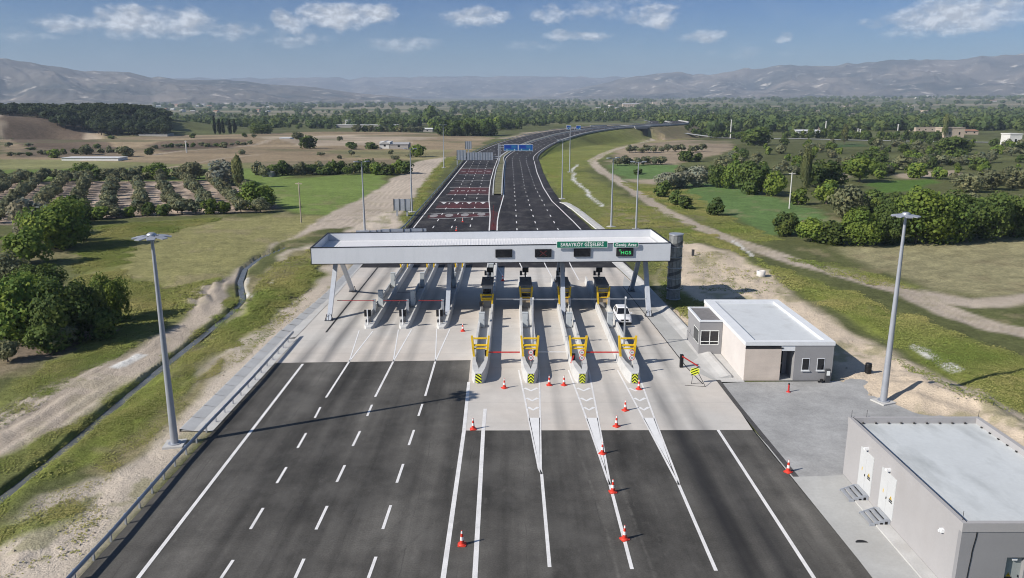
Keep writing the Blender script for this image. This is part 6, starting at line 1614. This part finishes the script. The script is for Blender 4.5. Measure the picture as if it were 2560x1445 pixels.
# hedge row above the left meadow
for k in range(26):
    u = 648 + k * 14.8; tpx(u, 438 - (u - 650) * .012 + random.uniform(-3, 4), random.uniform(22, 36), random.uniform(26, 42), random.choice('ddbDg'), 'dark tree in the hedge row along the top of the left meadow', 'hedge row above the left meadow')
for k in range(22):
    u = -20 + k * 29 + random.uniform(-8, 8); tpx(u, 450 + random.uniform(-6, 8), random.uniform(20, 34), random.uniform(30, 46), random.choice('ogdo'), 'greyish tree in the ragged line behind the orchard', 'ragged tree line behind the orchard')
# small trees at the near edge of the orchard
for k in range(12):
    u = 215 + k * 39 + random.uniform(-8, 8); tpx(u, 548 - (u - 215) * .045 + random.uniform(-2, 3), random.uniform(24, 40), random.uniform(30, 50), random.choice('obdo'), 'bushy tree along the near edge of the tilled orchard', 'bushes along the near orchard edge')
for k in range(24):
    u = random.uniform(20, 1040); v = random.uniform(346, 398)
    if not (700 < u < 780): tpx(u, v, random.uniform(7, 16), random.uniform(10, 26), random.choice('dgbo'), 'small scrubby bush dotted over the tan fields at left', 'scrub on the tan fields')
row(380, 640, 372, 362, 14, 9, 16, 'gdo', 'low bush along the dark earth bank on the tan fields', 'bushes along the earth bank')
row(20, 330, 392, 380, 14, 11, 18, 'gdo', 'low bush along the brown bank at far left', 'bushes along the brown bank')
# pine wood on the hill
for k in range(300):
    u = -60 + 495 * random.random() ** .8; s = random.random(); D = 632 + 160 * s; a = (u - 1280) / F; x, y = a * D, D
    zz = gz(x, y); rim = (u > 150 or D > 690 + (150 - u) * .1)
    if not rim: continue
    tree_at(x, y, random.uniform(8, 12.5), random.uniform(9, 14), 'n', 'dark pine of the wood covering the hill at far left', 'pine wood on the left hill')
for k in range(24):
    u = 180 + k * 10.4; D = 640 + random.uniform(0, 40); tree_at((u - 1280) / F * D, D, random.uniform(8, 11), random.uniform(8, 11), 'n', 'dark pine of the wood covering the hill at far left', 'pine wood on the left hill')

RIGHT = [(1962, 588, 60, 66, 'd', 'small dark tree at the field corner, left end of the front thicket'), (2012, 584, 34, 44, 'g', 'grey-green tree behind the left end of the front thicket'), (2030, 604, 62, 78, 'b', 'green bush second from left in the front thicket'), (2085, 610, 62, 90, 'd', 'low dark bush third from left in the front thicket'), (2150, 612, 95, 105, 'b', 'green tree fourth from left in the front thicket'), (2215, 610, 110, 90, 'd', 'dark tree behind the right lamp mast'), (2290, 608, 142, 150, 'b', 'largest green tree of the front thicket beside the right lamp mast'), (2345, 606, 120, 110, 'b', 'green tree just right of the largest in the front thicket'), (2400, 602, 125, 120, 'd', 'dark tree in the right half of the front thicket'), (2460, 597, 120, 120, 'd', 'dark tree second from the right in the front thicket'), (2530, 590, 120, 120, 'd', 'dark tree at the right edge of the front thicket'), (2590, 585, 110, 110, 'b', 'green tree cut by the right edge'),
 (1790, 538, 42, 46, 'd', 'small round dark tree alone in the wheat field'), (1655, 492, 42, 42, 'd', 'small dark tree at the left corner of the wheat field'), (1692, 512, 36, 40, 'd', 'small dark bush on the left edge of the wheat field, upper one'), (1718, 522, 30, 40, 'd', 'small dark bush on the left edge of the wheat field, lower one'),
 (1665, 472, 44, 52, 's', 'silvery tree at the left end of the silver row'), (1700, 468, 44, 56, 's', 'silvery tree in the middle of the silver row'), (1745, 466, 50, 62, 's', 'silvery tree at the right end of the silver row'), (1792, 468, 58, 46, 'd', 'dark tree right of the silver row'), (1832, 472, 66, 60, 'b', 'green tree above the top edge of the wheat field'), (1880, 484, 80, 84, 'd', 'large dark tree above the wheat field'), (1938, 490, 58, 62, 'b', 'green tree left of the concrete pole'), (1996, 512, 42, 44, 'b', 'green bush right of the concrete pole'), (2012, 478, 110, 32, 'p', 'tall slim poplar right of the concrete pole'), (2055, 470, 72, 90, 'd', 'dark tree behind the tall slim poplar'), (2066, 510, 56, 76, 'b', 'green tree below the tall slim poplar'), (2118, 545, 78, 100, 'g', 'wide grey-brown tree in the middle of the right thickets'), (2180, 535, 62, 84, 'd', 'dark tree right of the wide grey-brown tree'), (2148, 455, 60, 92, 'B', 'round bright green tree standing beside a pale field'), (2235, 545, 66, 90, 'd', 'dark tree behind the right lamp mast, upper row'), (2330, 520, 36, 60, 'b', 'green tree below the bright right field'), (2480, 475, 52, 70, 'g', 'grey-pink bushy tree at the right above the thicket'), (2420, 480, 46, 66, 'g', 'grey-pink bushy tree right of the bright green field'), (2540, 470, 50, 70, 'g', 'grey-pink bushy tree at the right edge'), (2290, 445, 40, 50, 'b', 'green bush above the bright green field'), (2195, 440, 26, 40, 'd', 'dark bush right of the round bright tree'),
 (1888, 362, 44, 84, 'd', 'broad dark tree at the left end of the far road'), (2110, 362, 48, 20, 'p', 'pale slim poplar standing by the far road'), (2360, 345, 55, 18, 'p', 'pale slim poplar before the tan houses'), (2380, 385, 44, 80, 'd', 'broad dark tree below the tan houses'), (1652, 336, 12, 14, 'd', 'small round bush at the end of the embankment')]
for a in RIGHT: tpx(*a)
row(1560, 1765, 382, 380, 12, 16, 20, 'o', 'small dark orchard tree in the farther row on the tan plot inside the bend', 'farther orchard row inside the bend')
row(1540, 1660, 413, 410, 8, 22, 24, 'o', 'small dark orchard tree in the nearer row inside the bend', 'nearer orchard row inside the bend')
row(1690, 1850, 440, 436, 10, 24, 28, 'od', 'dark tree in the hedge above the silver trees', 'hedge above the silver trees')
row(1850, 2240, 438, 432, 14, 24, 32, 'odb', 'dark tree in the hedge across the middle of the right plain', 'hedge across the right plain')
row(2240, 2480, 418, 408, 12, 24, 30, 'og', 'greyish tree in the row above the pale strip field', 'row above the pale strip field')
row(1700, 1760, 404, 402, 3, 22, 28, 'd', 'dark tree beside the tan plot inside the bend', 'trees beside the tan plot')
row(1590, 1600, 436, 434, 3, 12, 18, 'd', 'small dark bush in the wheat plot inside the bend', 'bushes in the wheat plot')
row(1715, 1765, 338, 340, 6, 16, 13, 'd', 'dark clipped tree in the short row right of the bridge', 'short row right of the bridge')
row(1775, 1900, 343, 346, 12, 18, 16, 'd', 'dark tree in the line along the far road', 'tree line along the far road')
row(1960, 2010, 346, 347, 4, 18, 22, 'd', 'dark tree in the line along the far road', 'tree line along the far road')
row(2020, 2180, 346, 349, 10, 22, 20, 'd', 'dark tree in the line along the far road', 'tree line along the far road')
row(2190, 2350, 349, 350, 16, 20, 16, 'd', 'dark tree in the line along the far road', 'tree line along the far road')
row(1100, 1235, 338, 335, 16, 34, 30, 'dd', 'dark tree in the dense stand left of the motorway bend', 'dense stand left of the bend')
row(1080, 1300, 326, 322, 16, 26, 28, 'db', 'dark tree in the dense stand left of the motorway bend', 'dense stand left of the bend')
row(880, 1060, 330, 328, 14, 16, 20, 'dg', 'dark bush below the long greenhouse', 'bushes below the long greenhouse')
# scattered trees of the right plain
SC = px([(1760, 430), (1830, 385), (1960, 362), (2600, 362), (2600, 470), (2480, 470), (2300, 440), (2240, 470), (2150, 430), (1960, 440)])
FLD = [px(q[4]) for q in ZN if q[0] == 'field' and q[1] in (WHEAT, PALE) or q[1] == (.085, .15, .03) or q[1] == (.07, .12, .045)]
n_ = 0; tries = 0
while n_ < 150 and tries < 5000:
    tries += 1; u = random.uniform(1760, 2600); v = 362 + 105 * random.random() ** 1.3; x, y = G(u, v)[:2]
    if not inside(x, y, SC) or any(inside(x, y, q) for q in FLD): continue
    k = random.choice('bbddgodg'); hh = random.uniform(2.6, 5.8)
    tree_at(x, y, hh, hh * random.uniform(.85, 1.4), k, {'b': 'green', 'd': 'dark green', 'g': 'grey-brown', 'o': 'olive'}[k] + ' tree scattered between the small plots of the right plain', {'b': 'green', 'd': 'dark green', 'g': 'grey-brown', 'o': 'olive'}[k] + ' trees of the right plain'); n_ += 1
# bushes between the thickets
n_ = 0
BT = px([(2090, 520), (2250, 500), (2600, 490), (2600, 560), (2300, 600), (2100, 575)])
while n_ < 26:
    u = random.uniform(2000, 2600); v = random.uniform(480, 590); x, y = G(u, v)[:2]
    if not inside(x, y, BT): continue
    hh = random.uniform(2.2, 4); tree_at(x, y, hh, hh * random.uniform(1, 1.6), random.choice('bdgb'), 'filler bush inside the right-hand thickets' if False else 'green or grey bush crowded inside the right-hand thickets', 'bushes inside the right thickets'); n_ += 1

# far wood of the plain, one mass
def woodland(n, boxes, seed):
    rg = np.random.default_rng(seed); Vs, Ts = [], []
    for (u0, u1, v0, v1, num, hm) in boxes:
        us = rg.uniform(u0, u1, num); vs_ = v0 + (v1 - v0) * rg.uniform(0, 1, num) ** .8
        for u, v in zip(us, vs_):
            a, b, c = ray(u, v); t_ = -H / c; x, y = a * t_, b * t_
            Q.append((x, y, hm))
    return
Q = []
boxes = [(430, 860, 276, 322, 420, 6), (860, 1260, 272, 318, 520, 7), (1250, 1640, 272, 306, 480, 7), (1620, 2620, 274, 300, 900, 7), (1640, 2620, 296, 330, 620, 8), (1300, 2620, 266, 275, 700, 8), (380, 1300, 268, 277, 500, 8), (1250, 1420, 300, 316, 70, 6)]
woodland(0, boxes, 3)
X_ = np.array([q[0] for q in Q]); Y_ = np.array([q[1] for q in Q]); Zg = height(X_, Y_)
clear = fbm(X_ / 2.5, Y_, 150, 301, 2) > .60
rd_ = sdf(X_, Y_, ROADPOLY) > -14
ok = ~clear & ~rd_
X_, Y_, Zg = X_[ok], Y_[ok], Zg[ok]; hm = np.array([q[2] for q in Q])[ok]
rg = np.random.default_rng(5); Vs, Ts = [], []
for x, y, z, h0 in zip(X_, Y_, Zg, hm):
    D = y; nq = 90 if D < 1100 else 55; h = h0 * rg.uniform(.7, 1.5) * (1.15 if D > 1500 else 1); w = h * rg.uniform(.8, 1.5) * (1.25 if D > 1500 else 1)
    if rg.random() < .05: h *= 1.5; w = h * .3
    dv = rg.normal(size=(nq, 3)); dv /= np.linalg.norm(dv, axis=1)[:, None]
    lob = 1 + .25 * np.sin(dv[:, 0] * 5 + rg.uniform(0, 6)) * np.cos(dv[:, 1] * 4 + rg.uniform(0, 6))
    P_ = dv * np.array([w / 2, w / 2, h / 2]) * (rg.uniform(.75, 1.0, nq) * lob)[:, None] + np.array([x, y, z + h * .5])
    Nn = dv + rg.normal(size=dv.shape) * .35; Nn /= np.linalg.norm(Nn, axis=1)[:, None]
    Vs.append(quads(P_, Nn, w * .16 * rg.uniform(.7, 1.3, nq), rg)); Ts.append(np.clip(rg.uniform(0, 1) * .8 + rg.uniform(-.15, .25, nq), 0, 1))
o = bpy.data.objects.new('woodland', mesh_quads('woodland', np.concatenate(Vs), np.concatenate(Ts), LM['w'])); COL.objects.link(o)
tag(o, 'far wood and orchards covering the plain in front of the mountains', 'woodland', None, 'stuff')

# ------------------------------------------------------------------ grass and weeds near the road
rg = np.random.default_rng(21)
def tufts(n, polys, size, hgt, seed, dmax=170):
    rg = np.random.default_rng(seed); PX, PY, SZ = [], [], []
    for poly, num in polys:
        p = np.array(poly); lo, hi = p.min(0), p.max(0); got = 0; it = 0
        while got < num and it < 60:
            it += 1; x = rg.uniform(lo[0], hi[0], num * 2); y = lo[1] + (hi[1] - lo[1]) * rg.uniform(0, 1, num * 2)
            dn = fbm(x, y, 6, 401, 3) + fbm(x, y, 1.8, 402, 2) * .6
            k = (sdf(x + (vn(x, y, 3, 71) - .5) * 3, y + (vn(x, y, 3, 72) - .5) * 3, poly) > 0) & (dn > .48 + .40 * rg.uniform(0, 1, len(x))) & (y > 25)
            PX.append(x[k]); PY.append(y[k]); got += k.sum()
    return np.concatenate(PX), np.concatenate(PY)
lush = [(px(q[4]), q[1]) for q in ZN if q[0] == 'ground' and q[1] in (LUSH, GRN, DRY)]
def area(p): return abs(sum(p[i][0] * p[(i + 1) % len(p)][1] - p[(i + 1) % len(p)][0] * p[i][1] for i in range(len(p)))) / 2
polys = []
for p, c in lush:
    ym = min(q[1] for q in p)
    if ym < 190: polys.append((p, int(min(42000, area(p) * (26.0 if ym < 90 else 10)))))
polys += [(px(q), k_) for q, k_ in (([(0, 1330), (120, 1240), (280, 1190), (230, 1330), (100, 1440), (0, 1445)], 220), ([(560, 900), (700, 780), (760, 740), (720, 830), (600, 930)], 350), ([(1700, 620), (1860, 650), (1960, 735), (1760, 730)], 300), ([(2200, 880), (2400, 970), (2560, 1060), (2400, 1010)], 300))]
gx, gy = tufts(0, polys, 0, 0, 77)
dd_, _ = dline(gx, gy, DITCH); rdd = sdf(gx, gy, ROADPOLY); k = (dd_ > .5) & (rdd < -.8); gx, gy = gx[k], gy[k]
gzv = height(gx, gy); n = len(gx); nb_ = 4
sz = rg.uniform(.07, .19, n) * (1 + .5 * (gy > 80)); tall = fbm(gx, gy, 10, 501, 2)
base = np.repeat(np.stack([gx, gy, gzv], -1), nb_, 0); sc_ = np.repeat(sz * (.6 + 1.1 * tall), nb_)
dv = rg.normal(size=(n * nb_, 3)); dv[:, 2] = np.abs(dv[:, 2]) * .6
P_ = base + dv * sc_[:, None] * np.array([1.2, 1.2, .24]) + np.array([0, 0, .03])
Nn = dv * .12 + np.array([-.12, -.06, 1.1]) + rg.normal(size=dv.shape) * .22; Nn /= np.linalg.norm(Nn, axis=1)[:, None]
V = quads(P_, Nn, sc_ * .34, rg); tn = np.repeat(np.clip(fbm(gx, gy, 7, 601, 3) * 1.6 - .35 + rg.uniform(-.16, .16, n), 0, 1), nb_)
mg, tg, bgm = nt('grass_blades'); at = N(tg, 'ShaderNodeAttribute'); at.attribute_name = 'tint'
cg = mixc(tg, at.outputs['Fac'], (.15, .195, .042), (.31, .28, .10)); tg.links.new(cg, bgm.inputs['Base Color']); bgm.inputs['Roughness'].default_value = .8; bgm.inputs['Specular IOR Level'].default_value = .1
o = bpy.data.objects.new('grass', mesh_quads('grass', V, tn, mg)); COL.objects.link(o); tag(o, 'tufts of green weeds and grass on the banks beside the road', 'grass', None, 'stuff')
# stones and clods on the bare soil
m = MB(); rs = random.Random(8)
for poly in [px(q[4]) for q in ZN if q[1] in (SAND, SANDP)]:
    p = np.array(poly); lo, hi = p.min(0), p.max(0); num = int(min(650, area(poly) * .35)); c_ = 0; it = 0
    while c_ < num and it < 20000:
        it += 1; x, y = rs.uniform(lo[0], hi[0]), rs.uniform(max(lo[1], 28), hi[1])
        if y > 130 or not (abs(x / y) < .75): continue
        c_ += 1; ST_.append((x, y, rs.uniform(.05, .16) * (2 if rs.random() < .05 else 1))) if 'ST_' in globals() else globals().__setitem__('ST_', [(x, y, .1)])
sxa = np.array([s[0] for s in ST_]); sya = np.array([s[1] for s in ST_])
okm = np.zeros(len(sxa), bool)
for poly in [px(q[4]) for q in ZN if q[1] in (SAND, SANDP)]: okm |= sdf(sxa, sya, poly) > .3
okm &= sdf(sxa, sya, ROADPOLY) < -1
sza = height(sxa, sya)
for x, y, z, s, k in zip(sxa, sya, sza, [q[2] for q in ST_], okm):
    if not k: continue
    v = [(x + s * rs.uniform(.6, 1.2) * math.cos(a), y + s * rs.uniform(.6, 1.2) * math.sin(a), z - .02) for a in (0, 1.2, 2.5, 3.8, 5.0)] + [(x + rs.uniform(-.3, .3) * s, y + rs.uniform(-.3, .3) * s, z + s * rs.uniform(.5, .9))]
    m.add(v, [(i, (i + 1) % 5, 5) for i in range(5)])
M['clod'] = pbr('soil_clod', (.33, .28, .22), .95, 0, .2, .5)
tag(m.build('stones', M['clod']), 'small stones and clods lying on the bare soil beside the road', 'stones', None, 'stuff')

# ------------------------------------------------------------------ air
hz_ = bpy.data.materials.new('air'); hz_.use_nodes = True; t = hz_.node_tree; t.nodes.clear()
ho = N(t, 'ShaderNodeOutputMaterial'); pv = N(t, 'ShaderNodeVolumePrincipled'); t.links.new(pv.outputs[0], ho.inputs['Volume'])
pv.inputs['Color'].default_value = (.62, .75, .94, 1); pv.inputs['Density'].default_value = HAZE if 'HAZE' in globals() else 1.15e-4; pv.inputs['Anisotropy'].default_value = .0
ZTOP = max(max((o.matrix_world @ Vector(c)).z for c in o.bound_box) for o in bpy.data.objects if o.name.startswith('mountain')) + 15; print('ZTOP', ZTOP)
m = MB(); m.bx(-26000, 26000, -300, 17000, -9, ZTOP); o = m.build('haze', hz_); tag(o, kind='stuff')
print('TREES', NTREE[0], 'orchard', cnt, 'tufts', n, 'wood', len(X_))
